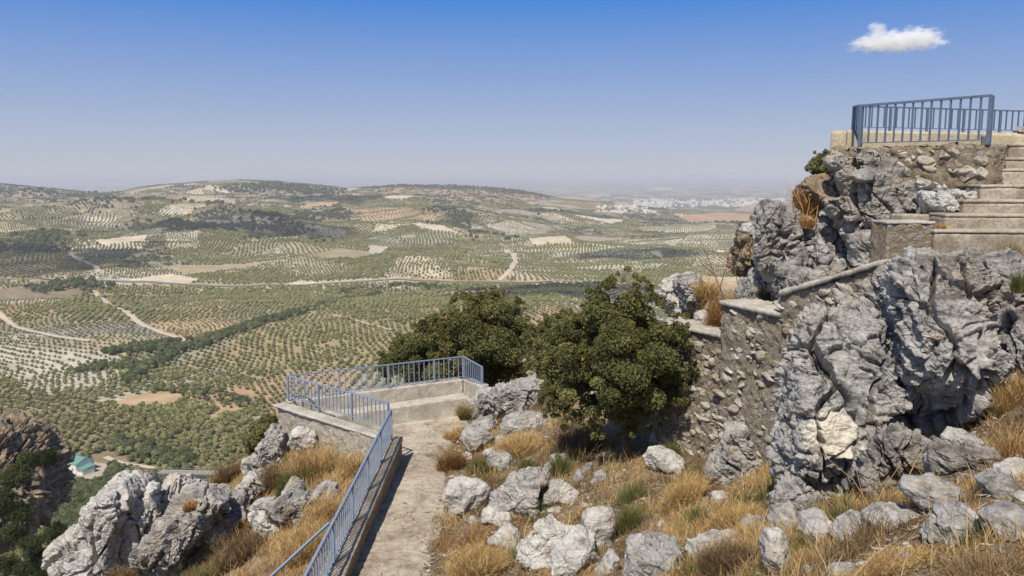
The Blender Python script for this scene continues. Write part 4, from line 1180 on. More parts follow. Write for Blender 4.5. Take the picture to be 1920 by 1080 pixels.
# boulders on the slope between path and oak
for lb, p, kw in [
 ("knobbly white boulder next to the path, nearest the middle of its right edge", C6((575,660),(600,600),(650,560),(700,525),(780,550),(830,600),(830,650),(760,690),(690,730),(610,715)), dict(mat='rock_pale')),
 ("long humped grey-white boulder in the middle of the grassy slope", C6((885,700),(880,640),(920,550),(1010,485),(1120,485),(1150,540),(1090,620),(1060,700),(1020,745),(950,760)), dict(mat='rock', T=0.4)),
 ("split grey boulder at the left edge of the oak's shade", C6((1135,650),(1140,610),(1190,560),(1240,540),(1275,575),(1230,640),(1210,685),(1160,680)), {}),
 ("round pale boulder touching the split grey boulder", C6((1205,670),(1230,600),(1270,565),(1330,620),(1310,665),(1250,690)), dict(mat='rock_pale')),
 ("small grey boulder in grass between the path bend and the humped boulder", C6((815,440),(840,400),(890,385),(940,410),(975,440),(940,485),(850,495)), {}),
 ("crusty white stone below the knobbly white boulder", C6((790,750),(800,710),(840,690),(880,720),(930,760),(900,800),(820,800)), dict(mat='rock_pale')),
 ("pointed pale stone in litter between path and jagged outcrop", C6((840,900),(880,830),(950,790),(1000,820),(1005,870),(940,930),(870,925)), dict(mat='rock_pale')),
 ("jagged white outcrop low in the centre of the slope", C6((1020,960),(1030,880),(1070,790),(1150,765),(1220,800),(1310,825),(1330,850),(1250,900),(1245,980),(1150,1010)), dict(mat='rock_pale', T=0.35)),
 ("long white limestone rib reaching up to a green tuft at the lower centre", C6((1380,830),(1370,745),(1410,690),(1480,675),(1530,700),(1525,780),(1500,860),(1430,930),(1390,960)), dict(mat='rock_pale')),
 ("broad white outcrop cut by the bottom edge at the centre", C6((1180,960),(1260,890),(1340,850),(1420,880),(1440,960),(1420,1100),(1300,1110),(1220,1060)), dict(mat='rock_pale', T=0.35)),
 ("large flat pale boulder at the bottom right of centre", C6((1640,1080),(1620,890),(1690,870),(1790,890),(1880,940),(1905,1000),(1830,1040),(1740,1100)), dict(mat='rock', T=0.35)),
 ("leaning stone left of the large flat pale boulder", C6((1450,1070),(1480,990),(1530,940),(1560,960),(1550,1030),(1510,1090)), dict(mat='rock_pale')),
 ("pale boulder at the foot of the rubble wall right of the oak trunk", C6((1700,420),(1740,370),(1800,355),(1870,385),(1910,440),(1880,500),(1790,505),(1730,460)), dict(mat='rock_pale')),
 ("small stone in the oak's shade left of its trunk", C6((1415,550),(1430,505),(1470,488),(1505,515),(1500,555),(1450,568)), {}),
 ("tiny stone in the oak's shade farther from the trunk", C6((1355,490),(1375,455),(1410,445),(1428,470),(1400,500)), {}),
 ("narrow upright stone in the oak's shade", C6((1310,540),(1320,485),(1345,480),(1362,530),(1345,565)), {}),
 ("narrow pale stone at the top of the humped boulder", C6((1130,520),(1145,460),(1180,438),(1195,480),(1180,540),(1140,545)), dict(mat='rock_pale')),
 ("pair-like pale stones below the split grey boulder", C6((1340,700),(1360,675),(1400,680),(1405,710),(1360,718)), dict(mat='rock_pale')),
 ("leaning grey boulder against the right end of the terrace bench", C6((705,190),(735,100),(790,20),(850,30),(850,90),(810,160),(770,215),(720,215)), dict(Y=17.4, T=0.4)),
 ("large grey-white outcrop beyond the terrace's right end", C6((850,110),(870,40),(950,0),(1080,-20),(1150,20),(1120,110),(1100,165),(980,175),(890,165)), dict(Y=17.0, T=0.7, level=7)),
 ("smooth sloping stone under the large outcrop by the terrace", C6((880,260),(930,200),(1000,180),(1110,175),(1180,220),(1170,280),(1050,290),(930,300)), dict(Y=15.8, T=0.5)),
 ("low flat stone beside the path's wide end", C6((670,350),(680,290),(710,260),(790,255),(860,280),(850,320),(780,350),(710,365)), dict(Y=15.4, T=0.4)),
 ("grey stone wedged between bench boulder and large outcrop", C6((700,260),(740,220),(850,180),(880,220),(830,260),(750,270)), dict(Y=16.2, T=0.3)),
 ("small pale stone lying in the dry grass below the low flat stone", C6((800,385),(850,365),(960,345),(965,370),(880,395),(820,400)), dict(mat='rock_pale')),
 ("small grey stone beside the path halfway along", C6((680,450),(690,430),(715,425),(725,455),(700,470)), {}),
 ("round white stone in a brown patch at the lower centre right", C6((1780,800),(1790,780),(1820,778),(1830,800),(1800,812)), dict(mat='rock_pale')),
 ("white stone showing through the grass right of the long rib", C6((915,930),(930,900),(980,905),(1000,935),(960,950)), dict(mat='rock_pale')),
 ]:
    if 'Y' not in kw:          # the boulders here stand low and broad in the ground
        q_ = np.array(p); m_ = q_.mean(0); p = [tuple(m_ + (a_ - m_) * (1.05, 1.04)) for a_ in q_]
        kw = dict(rough=0.65, crack=0.6, facets=15, **kw)
    rock(lb, p, **kw)

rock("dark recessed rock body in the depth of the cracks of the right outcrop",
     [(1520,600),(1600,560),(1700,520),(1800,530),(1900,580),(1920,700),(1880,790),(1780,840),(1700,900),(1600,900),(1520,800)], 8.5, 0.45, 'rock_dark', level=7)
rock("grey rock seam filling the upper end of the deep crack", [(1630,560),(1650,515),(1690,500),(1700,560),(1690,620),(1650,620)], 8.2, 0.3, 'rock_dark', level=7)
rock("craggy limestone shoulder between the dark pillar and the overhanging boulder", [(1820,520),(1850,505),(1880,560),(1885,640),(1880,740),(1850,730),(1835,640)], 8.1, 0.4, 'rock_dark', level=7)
rock("grey limestone ledge between the upper crag blocks and the great crag", [(1560,395),(1600,370),(1660,400),(1680,440),(1660,470),(1600,470),(1570,440)], 11.0, 0.5, 'rock', level=7)
rock("long fissured limestone rib behind the sloping coping", [(1450,500),(1520,500),(1600,490),(1640,500),(1600,530),(1520,560),(1465,570),(1450,540)], 11.0, 0.4, 'rock_dark', level=7)
# left crag below the railing
rock("furrowed limestone saddle joining the slanting slab and the white peak", C4((690,780),(760,660),(830,600),(900,640),(930,720),(900,850),(830,960),(760,1100),(690,1100),(660,950)), 13.6, 0.6, 'rock_pale', level=7, strata=(0.3, 1.0, .3), slab=0.55, rough=0.7)
rock("sharp grey rock fin between the furrowed mass and the ragged rock", C4((1130,700),(1210,600),(1290,640),(1370,600),(1400,700),(1380,820),(1300,900),(1180,880)), 14.3, 0.4, 'rock', level=7, strata=(0.3, 1.0, .3))
rock("pale broken ledge under the cracked boulder left of the railing", C4((1420,720),(1520,700),(1600,790),(1660,850),(1640,900),(1520,860),(1430,800)), 13.0, 0.3, 'rock_pale', level=7)
rock("huge pale slanting slab at the left end of the lower crag",
     C4((290,1180),(305,930),(400,850),(520,820),(540,740),(570,660),(640,560),(730,512),(775,560),(775,650),(740,740),(720,860),(710,1000),(700,1200)), 13.4, 0.9, 'rock_pale', level=8, strata=(0.3, 1.0, .3), rough=0.65, facets=16, boxy=0.5, slab=0.55)
rock("dark notched tip behind the huge pale slab", C4((765,600),(775,540),(840,498),(880,560),(885,610),(820,640)), 14.2, 0.35, 'rock_dark')
rock("white pointed peak in the middle of the lower left crag",
     C4((770,740),(830,640),(930,590),(960,540),(1020,503),(1065,520),(1090,580),(1080,640),(1000,700),(930,790),(860,880),(780,900)), 14.2, 0.5, 'rock_pale', level=7)
rock("broad furrowed limestone mass right of the white peak",
     C4((720,1180),(730,960),(800,880),(930,760),(980,660),(1080,590),(1180,600),(1290,650),(1290,720),(1230,800),(1130,870),(1070,930),(1000,1000),(900,1180)), 13.6, 0.8, 'rock', level=8, strata=(0.3, 1.0, .3), rough=0.7, facets=14, boxy=0.5, slab=0.6)
rock("upright ragged rock between crag and terrace wall", C4((1300,650),(1330,590),(1390,520),(1450,500),(1500,550),(1490,640),(1420,690),(1330,700)), 15.2, 0.5, 'rock_pale', level=7)
rock("smooth round topped boulder standing next to the leafy shrub", C4((1460,390),(1475,330),(1520,250),(1555,235),(1600,275),(1580,340),(1530,400),(1480,410)), 16.2, 0.35, 'rock', level=7)
rock("tilted slab below the round topped boulder", C4((1370,500),(1375,430),(1440,415),(1500,420),(1570,350),(1575,420),(1500,500),(1430,520)), 16.0, 0.4, 'rock', level=7)
rock("cracked boulder in dry grass left of the railing", C4((1510,760),(1505,640),(1580,612),(1700,625),(1745,660),(1740,720),(1690,820),(1640,800),(1570,800)), 12.8, 0.4, 'rock', level=7)
rock("pointed stone on top of the cracked boulder", C4((1590,605),(1640,530),(1700,560),(1735,615),(1690,640),(1620,635)), 13.3, 0.25, 'rock')
rock("rounded stone close to the railing above the dry grass", C4((1740,650),(1765,590),(1830,560),(1890,570),(1910,610),(1850,650),(1780,670)), 12.9, 0.25, 'rock')
rock("low stone in brown brush right of the broad furrowed mass", C4((1400,700),(1430,660),(1500,650),(1520,690),(1470,720)), 13.6, 0.2)
rock("pale rock built into the foot of the terrace wall", C4((1615,340),(1640,270),(1700,240),(1770,270),(1790,330),(1740,370),(1660,375)), 15.8, 0.3, 'rock_pale')
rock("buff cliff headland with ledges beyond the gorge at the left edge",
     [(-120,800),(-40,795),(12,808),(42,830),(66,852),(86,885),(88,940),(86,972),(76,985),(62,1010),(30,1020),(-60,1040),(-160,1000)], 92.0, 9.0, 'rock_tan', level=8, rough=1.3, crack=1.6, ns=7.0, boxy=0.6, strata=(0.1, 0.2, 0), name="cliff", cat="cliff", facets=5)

_gs = np.random.default_rng(404); _n = 0
while _n < 24:
    px_, py_ = 850 + 560 * _gs.random(), 800 + 270 * _gs.random()
    if px_ < 850 + (py_ - 860) * 0.05 + 14 or (px_ > 1120 and py_ < 880) or (px_ > 1250 and py_ < 900): continue
    w_, h_p = (8 + 15 * _gs.random()**1.5) * (0.7 + (py_ - 780) / 400), 0
    h_p = w_ * (0.45 + 0.3 * _gs.random()); a0 = _gs.random(9) * 0.35 + 0.8
    rock("small half buried pale stone in the dry grass right of the path", [(px_ + w_ * a0[k] * math.cos(k * 0.698), py_ + h_p * a0[k] * math.sin(k * 0.698)) for k in range(9)],
         mat='rock_pale', level=5, facets=5, group="small half buried stones right of the path"); _n += 1

for lb, p, mt in [
  ("long pale ledge crossing the slope below the smooth blue-grey boulder", [(1700,900),(1760,905),(1830,930),(1800,948),(1730,940),(1690,925)], 'rock'),
  ("pale ledge showing in the grass left of the upright pale wedge", [(1290,1015),(1340,1000),(1395,1012),(1400,1035),(1340,1045),(1295,1035)], 'rock_pale'),
  ("small grey ledge under the flat layered limestone", [(1840,905),(1875,890),(1930,905),(1925,930),(1870,935)], 'rock'),
  ]:
    rock(lb, p, None, 0.18, mt, level=6)
# the same rocks thrown wide: where they stand, blades do not grow through their tops
# ---------------------------------------------------------------- built walls
def hexa(c, step, seed=0, amp=0.01, freq=8.0, kind='fbm'):
    """solid with 8 given corners, faces cut fine and roughened"""
    c = np.array([list(p) for p in c], float)
    def tri(u, v, w):
        u, v, w = u[:, None], v[:, None], w[:, None]
        return ((c[0]*(1-u)*(1-v) + c[1]*u*(1-v) + c[2]*u*v + c[3]*(1-u)*v) * (1 - w)
                + (c[4]*(1-u)*(1-v) + c[5]*u*(1-v) + c[6]*u*v + c[7]*(1-u)*v) * w)
    L_ = [np.linalg.norm(c[1] - c[0]), np.linalg.norm(c[3] - c[0]), np.linalg.norm(c[4] - c[0])]
    L_ = [max(L_[0], np.linalg.norm(c[5] - c[4])), max(L_[1], np.linalg.norm(c[2] - c[1])), max(L_[2], np.linalg.norm(c[6] - c[2]))]
    n = [max(1, int(l / step)) for l in L_]
    VV = []; FF = []; off = 0
    for ax in range(3):
        o1, o2 = [a for a in range(3) if a != ax]
        for s in (0, 1):
            A, B_ = np.meshgrid(np.arange(n[o1] + 1), np.arange(n[o2] + 1))
            I = np.zeros((A.size, 3)); I[:, o1] = A.ravel(); I[:, o2] = B_.ravel(); I[:, ax] = s * n[ax]
            f = gridfaces(n[o2] + 1, n[o1] + 1)
            flip = (s == 0) ^ (ax == 1)
            if flip: f = f[:, ::-1]
            VV.append(I); FF.append(f + off); off += len(I)
    I = np.concatenate(VV).astype(np.int64); Fc = np.concatenate(FF)
    key = I[:, 0] * 4000000 + I[:, 1] * 2000 + I[:, 2]
    _, idx, inv = np.unique(key, return_index=True, return_inverse=True)
    I = I[idx]; Fc = inv.ravel()[Fc]
    V = tri(I[:, 0] / n[0], I[:, 1] / n[1], I[:, 2] / n[2])
    N = vnormals(V, Fc)
    mid = c.mean(0)
    if ((V - mid) * N).sum() < 0: Fc = Fc[:, ::-1]; N = -N
    if kind == 'rubble':
        w = V + 0.08 * np.stack([perlin(V * 5, 1), perlin(V * 5, 2), perlin(V * 5, 3)], -1) + 0.03 * np.stack([perlin(V * 16, 1), perlin(V * 16, 2), perlin(V * 16, 3)], -1)
        f1, f2, i_ = vor(w * freq * np.array([1, 1, 1.5]) + seed, seed + 3)
        f1b, f2b, ib = vor(w * freq * 2.1 * np.array([1, 1, 1.4]) + seed, seed + 4)
        h = 1.0 * ((i_ % 97) / 97.0 - 0.4) * sst(0.0, 0.10, f2 - f1) + 0.55 * ((ib % 83) / 83.0 - 0.5) * sst(0.0, 0.12, f2b - f1b) + 0.5 * fbm(V * np.array([12., 12., 18.]), 4, seed, 0.75) + 1.4 * fbm(V * 1.6, 3, seed + 1)
    else:
        h = fbm(V * freq, 4, seed, 0.6) + 0.8 * fbm(V * 1.7, 2, seed + 5)
    V = V + N * (h * amp)[:, None]
    return V, Fc
class Solid:
    def __init__(s): s.V = []; s.F = []; s.o = 0
    def add(s, c, step=0.035, **k):
        V, F_ = hexa(c, step, **k); s.V.append(V); s.F.append(F_ + s.o); s.o += len(V); return s
    def build(s, name, mat, parent=None):
        return mesh_np(name, np.concatenate(s.V), np.concatenate(s.F), M[mat], parent)
def wallbox(a, b, thick, z0a, z0b, z1a, z1b, sideways=1):
    """corners of a wall from a to b (2D), its thickness to the left (+) or right (-)"""
    ax, ay = a; bx, by = b; L_ = math.hypot(bx - ax, by - ay); nx, ny = -(by - ay) / L_ * thick * sideways, (bx - ax) / L_ * thick * sideways
    return [(ax, ay, z0a), (bx, by, z0b), (bx + nx, by + ny, z0b), (ax + nx, ay + ny, z0a),
            (ax, ay, z1a), (bx, by, z1b), (bx + nx, by + ny, z1b), (ax + nx, ay + ny, z1a)]

def wall_stones(name, mat, parent, runs, n, smin, smax, seed, out=0.0):
    """angular stones bedded in a wall face; runs: (a, b, z0a, z0b, z1a, z1b)"""
    g = np.random.default_rng(seed); D, Tf = ico(3); Vs = []; Fs = []; o = 0
    Ls = np.array([math.hypot(r_[1][0] - r_[0][0], r_[1][1] - r_[0][1]) for r_ in runs])
    for i in range(n):
        (a, b, z0a, z0b, z1a, z1b) = runs[g.choice(len(runs), p=Ls / Ls.sum())]
        t_ = g.random(); v_ = g.random(); L_ = math.hypot(b[0] - a[0], b[1] - a[1])
        dx, dy = (b[0] - a[0]) / L_, (b[1] - a[1]) / L_
        s_ = smin + (smax - smin) * g.random()**2.5
        V = D.copy()
        for k in range(7):
            q_ = g.normal(size=3); q_ /= np.linalg.norm(q_); pr = V @ q_; V = V - q_ * (np.maximum(0, pr - (0.35 + 0.4 * g.random())) * 0.95)[:, None]
        V = V * np.array([s_ * (0.9 + 0.9 * g.random()), s_ * 0.55, s_ * (0.5 + 0.5 * g.random())])
        an = -0.5 + 0.9 * g.random(); c_, s__ = math.cos(an), math.sin(an)
        V = np.stack([V[:, 0] * c_ - V[:, 2] * s__, V[:, 1], V[:, 0] * s__ + V[:, 2] * c_], -1)
        z0 = z0a + (z0b - z0a) * t_; z1 = z1a + (z1b - z1a) * t_
        p_ = np.array([a[0] + (b[0] - a[0]) * t_ + dy * out, a[1] + (b[1] - a[1]) * t_ - dx * out, z0 + (z1 - z0) * v_])
        W_ = V[:, 0:1] * np.array([dx, dy, 0]) + V[:, 1:2] * np.array([dy, -dx, 0]) + V[:, 2:3] * np.array([0, 0, 1.0]) + p_
        Vs.append(W_); Fs.append(Tf + o); o += len(D)
    q = mesh_np(name, np.concatenate(Vs), np.concatenate(Fs), M[mat], parent, smooth=False)
    q['kind'] = 'stuff'
    return q

# --- path and terrace floor
ys = np.arange(6.5, 19.4, 0.04); rows = []
nw = 60
for y in ys:
    xr = -1.08 + 0.20 * perlin(np.array([[0.3, y * 0.9, 0.0]]), 5)[0] + 0.10 * perlin(np.array([[0.3, y * 4.1, 0.0]]), 6)[0] + 0.32 * float(sst(9.8, 8.5, y)) - 0.15 * float(sst(12, 14.5, y))
    xr += 0.5 * float(sst(16.6, 18.2, y))
    xl = -2.30
    if y > 14.7:
        # widen to the parapet line A-B-C
        t1 = (y - TA.y) / (TB.y - TA.y)
        xl = TA.x + (TB.x - TA.x) * t1 if t1 <= 1 else TB.x + (TC.x - TB.x) * (y - TB.y) / (TC.y - TB.y)
        xl = min(xl, -1.5); xl = max(xl, -4.9)
    rows.append(np.stack([np.linspace(xl, xr, nw), np.full(nw, y)], -1))
Pp = np.concatenate(rows); px_, py_ = Pp[:, 0], Pp[:, 1]
zz = pathz(py_) + 0.02 * fbm(xyz(px_ * 0.9, py_ * 0.9), 3, 9) + 0.008 * fbm(xyz(px_ * 7, py_ * 7), 3, 10)
idx = np.tile(np.arange(nw), len(ys)); zz = zz - 0.06 * (idx == nw - 1) - 0.0
po = mesh_np("path", np.stack([px_, py_, zz], -1), gridfaces(len(ys), nw), M['path'])
tag(po, "worn concrete path leading down to the lookout terrace", None, None, 'structure')

# --- wall beside the path
r = empty("low_wall", (0, 0, 0))
tag(r, "low masonry wall carrying the blue railing along the left side of the path", "wall")
s = Solid(); s.add(wallbox((-2.11, 6.8), (-2.13, 14.95), 0.30, -5.9, -5.9, -4.94, -4.96, 1), 0.035, seed=3, amp=0.016, freq=9, kind='rubble')
s.build("wall_body", 'rubble_brown', r)
s = Solid(); s.add(wallbox((-2.085, 6.8), (-2.105, 14.99), 0.33, -4.935, -4.955, -4.875, -4.875, 1), 0.03, seed=4, amp=0.016)
s.build("coping", 'step', r)

# --- terrace parapet with bench
r = empty("terrace_wall", (0, 0, 0))
tag(r, "pebbled concrete parapet of the lookout terrace with a bench along its inside", "parapet wall")
A2, B2, C2, D2 = (TA.x, TA.y), (TB.x, TB.y), (TC.x, TC.y), (TD.x, TD.y)
s = Solid()
s.add(wallbox(A2, B2, 0.26, -6.6, -7.0, -4.80, -4.80, 1), 0.035, seed=5, amp=0.03, freq=9, kind='rubble')
s.build("outer_face", 'rubble_pale', r)
wall_stones("bedded_stones", 'rock_pale', r, [(A2, B2, -5.8, -6.0, -4.86, -4.86)], 190, 0.025, 0.11, 8)
s = Solid()
s.add(wallbox((A2[0] + .1, A2[1] - .02), (B2[0] - .08, B2[1]), 0.30, -4.80, -4.80, -4.745, -4.745, 1), 0.04, seed=6, amp=0.018)
s.build("coping", 'coping', r)
s = Solid(); s.add(wallbox(B2, C2, 0.24, -6.8, -6.8, -4.75, -4.75, 1), 0.04, seed=7, amp=0.012)
s.add(wallbox(C2, D2, 0.24, -6.4, -6.2, -4.74, -4.62, 1), 0.04, seed=8, amp=0.012)
s.build("back_wall", 'concrete', r)
bx, by = C2[0] - B2[0], C2[1] - B2[1]; bl = math.hypot(bx, by); bx /= bl; by /= bl; qx, qy = by, -bx
s = Solid()
P0 = (B2[0] + bx * 0.35 + qx * 0.003, B2[1] + by * 0.35 + qy * 0.003); P1 = (C2[0] - bx * 0.02 + qx * .003, C2[1] - by * .02 + qy * 0.003)
s.add(wallbox(P0, P1, 0.42, -5.8, -5.8, -5.08, -5.08, -1), 0.04, seed=9, amp=0.010)
s.build("bench", 'concrete', r)
s = Solid()
s.add(wallbox((C2[0] + qx * .43, C2[1] + qy * .43), (D2[0] - .02, D2[1] - .1), 0.14, -5.9, -5.8, -5.08, -5.0, -1), 0.04, seed=10, amp=0.012)
s.build("bench_end", 'concrete', r)

# --- stepped rubble wall climbing to the upper stairs
r = empty("rubble_wall", (0, 0, 0))
tag(r, "brown rubble retaining wall with a stepped and sloping pale coping up the right slope", "retaining wall")
def wtop(px, py, Y): p = at(px, py, Y); return p
E0, E1 = wtop(1225, 600, 13.4), wtop(1362, 630, 11.7)
E2, E3 = wtop(1354, 565, 11.68), wtop(1466, 588, 10.5)
E4, E5 = wtop(1466, 548, 10.5), wtop(1660, 489, 9.0)
s = Solid()
for k, (a, b) in enumerate([(E0, E1), (E2, E3), (E4, E5)]):
    s.add(wallbox((a.x, a.y), (b.x, b.y), 0.40, -5.2, -5.0 if k < 2 else -4.4, a.z - .05, b.z - .05, 1), 0.03, seed=21 + k, amp=0.034, freq=9, kind='rubble')
s.build("wall_face", 'rubble_brown', r)
s = Solid()
for k, (a, b) in enumerate([(E0, E1), (E2, E3), (E4, E5)]):
    s.add(wallbox((a.x - .05, a.y - .03), (b.x - .05, b.y - .03), 0.62, a.z - .047, b.z - .047, a.z + .02, b.z + .02, 1), 0.03, seed=31 + k, amp=0.02, freq=7)
s.build("coping", 'coping', r)

wall_stones("bedded_stones", 'rock_tan2', r, [((a.x, a.y), (b.x, b.y), -4.6, -4.3 if k < 2 else -3.2, a.z - .08, b.z - .08) for k, (a, b) in enumerate([(E0, E1), (E2, E3), (E4, E5)])], 620, 0.02, 0.115, 5)
# stub wall and little step by the stairs
r = empty("stub_wall", (0, 0, 0)); tag(r, "short square masonry block at the left foot of the upper stairs", "wall")
a, b = at(1665, 421, 9.1), at(1752, 421, 9.1)
s = Solid(); s.add(wallbox((a.x, a.y), (b.x, b.y), 0.4, -1.6, -1.6, a.z, b.z, 1), 0.025, seed=41, amp=0.018, freq=9, kind='rubble'); s.build("wall_body", 'rubble_tan', r)
s = Solid(); s.add(wallbox((a.x - .01, a.y - .01), (b.x + .01, b.y - .01), 0.42, a.z + .003, b.z + .003, a.z + .035, b.z + .035, 1), 0.03, seed=42, amp=0.006); s.build("coping", 'coping', r)
a, b = at(1692, 402, 9.75), at(1764, 402, 9.75)
r = Solid().add(wallbox((a.x, a.y), (b.x, b.y), 0.3, -0.9, -0.9, a.z, b.z, 1), 0.03, seed=43, amp=0.01).build("stone_step", 'tread')
tag(r, "small low concrete step behind the square masonry block", "step")

# --- upper stairs: each a step of one flight
r = empty("stairs", (0, 0, 0)); tag(r, "worn concrete steps climbing to the upper terrace at the right edge", "stairs")
ST = [(1753, 432, 9.0, 463), (1773, 402, 9.3, 432), (1807, 375, 9.6, 402), (1840, 347, 9.9, 375), (1865, 317, 10.2, 347), (1885, 296, 10.5, 317), (1893, 270, 10.8, 296)]
for k, (px, py, Y, pb) in enumerate(ST):
    a = at(px, py + 1, Y); zt = a.z; z0 = zt - 0.34
    yaw = -0.10
    x1 = 9.2; dy = (x1 - a.x) * yaw
    c = wallbox((a.x, Y), (x1, Y + dy), 0.5, z0 if k else -1.5, z0 if k else -1.5, zt - .028, zt - .028, 1)
    Solid().add(c, 0.035, seed=50 + k, amp=0.008).build("riser", 'step', r)
    c = wallbox((a.x - .004, Y - .006), (x1, Y + dy - .006), 0.46, zt - .026, zt - .026, zt + .012, zt + .012, 1)
    Solid().add(c, 0.035, seed=60 + k, amp=0.005).build("tread", 'tread', r)

# --- upper terrace: front masonry, cream parapet
FL = at(1612, 270, 11.5); FR = at(1853, 268, 10.1)
r = empty("upper_terrace_wall", (0, 0, 0)); tag(r, "rough masonry front of the upper terrace beneath the dark blue railing", "retaining wall")
s = Solid()
fz = FR.z + .0
e0 = (FL.x - 0.22, FL.y + 0.35); e1 = (FR.x + 0.04, FR.y - 0.06)
top0 = at(1585, 278, 11.8).z; top1 = at(1880, 272, 9.9).z
s.add(wallbox(e0, e1, 0.3, -0.35, -0.35, top0, top1, 1), 0.028, seed=71, amp=0.042, freq=9.0, kind='rubble')
s.build("masonry_face", 'rubble_tan', r)
wall_stones("bedded_stones", 'rock_tan2', r, [(e0, e1, -0.3, -0.3, top0 - .05, top1 - .05)], 130, 0.02, 0.11, 6, 0.01)
p0 = at(1590, 244, 14.3); p1 = at(1990, 251, 14.6)
s = Solid(); s.add(wallbox((p0.x, p0.y), (p1.x, p1.y), 0.25, -1.2, -1.2, p0.z, p1.z, 1), 0.05, seed=72, amp=0.008)
s.build("parapet", 'cream', r)
q0 = at(1588, 246, 12.2)
s = Solid(); s.add(wallbox((q0.x, q0.y), (p0.x - .02, p0.y - .01), 0.22, -0.8, -0.9, q0.z, p0.z - .004, 1), 0.05, seed=73, amp=0.01); s.build("side_parapet", 'cream', r)
f0 = at(1856, 252, 10.9); f1_ = at(1990, 256, 10.8)
s = Solid(); s.add(wallbox((f0.x + .0, f0.y), (f1_.x, f1_.y), 0.25, -.5, -.5, at(1856, 250, 10.9).z, at(1990, 254, 10.8).z, 1), 0.04, seed=74, amp=0.01); s.build("inner_wall", 'cream', r)

# ---------------------------------------------------------------- railings
_bal = {}
def railing(label, pts, h, spacing=0.126, bar=0.016, railw=0.034, posts=None, mat='paint', gap=0.0, foot=0.0, group=None, post_h=None):
    """pts: bottom rail line, h: height of the top rail above it (number or one per point)"""
    root = empty("railing", pts[0]); tag(root, label, "railing", group)
    o0 = Vector(pts[0]); P_ = [Vector(p) - o0 for p in pts]
    hh = h if hasattr(h, '__len__') else [h] * len(P_)
    m = MB(); m2 = MB()
    for i in range(len(P_) - 1):
        m.bar(P_[i] + Vector((0, 0, hh[i])), P_[i + 1] + Vector((0, 0, hh[i + 1])), railw, railw * 0.7)
        m2.bar(P_[i], P_[i + 1], railw * 0.75, 0.012)
    m.build("top_rail", M[mat], root); m2.build("bottom_rail", M[mat], root)
    for i in range(len(P_) - 1):
        a, b = P_[i], P_[i + 1]; L_ = (b - a).length; n = max(1, round(L_ / spacing))
        for k in range(n + 1):
            t_ = k / n; p = a.lerp(b, t_); hk_ = hh[i] * (1 - t_) + hh[i + 1] * t_
            if k == 0 and i > 0: continue
            pe = posts[i] if posts else 0
            ispost = k in (0, n) or (pe and k % pe == 0)
            w = railw * 1.15 if ispost else bar
            lo = -foot if ispost else 0.004
            key = (round(hk_, 2), ispost, mat, w, lo)
            if key not in _bal:
                _bal[key] = MB().box(-w / 2, w / 2, -w / 2, w / 2, lo, hk_ - 0.002).build("post" if ispost else "baluster", M[mat], linkit=False)
            o = _bal[key].copy(); COL.objects.link(o); o.parent = root; o.location = p
            o.rotation_euler = (0, 0, math.atan2((b - a).y, (b - a).x))
    return root
zb = lambda z, d=0.03: z + d
rb = -4.66
railing("blue railing round the three outer sides of the lookout terrace",
        [(TA.x + .02, TA.y + .1, rb), (TB.x, TB.y + .06, rb), (TC.x, TC.y + 0.06, -4.70), (TD.x + .08, TD.y + .05, -4.62)], [0.49, 0.47, 0.50, 0.42], posts=[9, 9, 0], foot=0.08)
zr0 = -4.80
railing("blue railing along the low wall beside the path",
        [(-2.29, 14.75, -4.80), (-2.29, 11.0, -4.82), (-2.29, 6.9, -4.84)], [0.52, 0.51, 0.50], posts=[10, 10], foot=0.07)
m = MB(); hp = at(617, 981, 10.9); he = at(470, 1116, 9.6)
o = m.bar((hp.x, hp.y, hp.z), (he.x, he.y, he.z), 0.035, 0.03).build("handrail", M['paint']); tag(o, "single sloping blue handrail branching off below the path railing", "handrail")
railing("dark blue front railing on the rough masonry of the upper terrace",
        [(FL.x, FL.y, at(1612, 268, 11.5).z), (FR.x, FR.y, at(1853, 262, 10.1).z)], [at(1612, 198, 11.5).z - at(1612, 268, 11.5).z, at(1853, 179, 10.1).z - at(1853, 262, 10.1).z],
        spacing=0.126, mat='paint2', foot=0.06, bar=0.02, railw=0.042)
b0, b1, b2 = at(1599, 238, 12.6), at(1700, 240, 13.9), at(1975, 246, 14.2)
tt = [at(1599, 199, 12.6).z - b0.z, at(1700, 201, 13.9).z - b1.z, at(1975, 210, 14.2).z - b2.z]
b0 = at(1599, 238, 14.5); b2 = at(1975, 246, 14.8)
railing("dark blue rear railing on the cream parapet against the sky",
        [tuple(b0), tuple(b2)], [at(1599, 199, 14.5).z - b0.z, at(1975, 210, 14.8).z - b2.z], spacing=0.115, mat='paint2', posts=[6], foot=0.06, bar=0.02, railw=0.032)
m = MB(); a = at(1599, 201, 14.5); b = at(1612, 198, 11.5)
c0_ = at(1599, 199, 14.5)
railing("short dark blue side railing joining front and rear railings", [tuple(at(1600, 240, 14.3)), tuple(at(1611, 268, 11.6))],
        [at(1600, 200, 14.3).z - at(1600, 240, 14.3).z, at(1611, 198, 11.6).z - at(1611, 268, 11.6).z], spacing=0.8, mat='paint2', bar=0.02, railw=0.045)

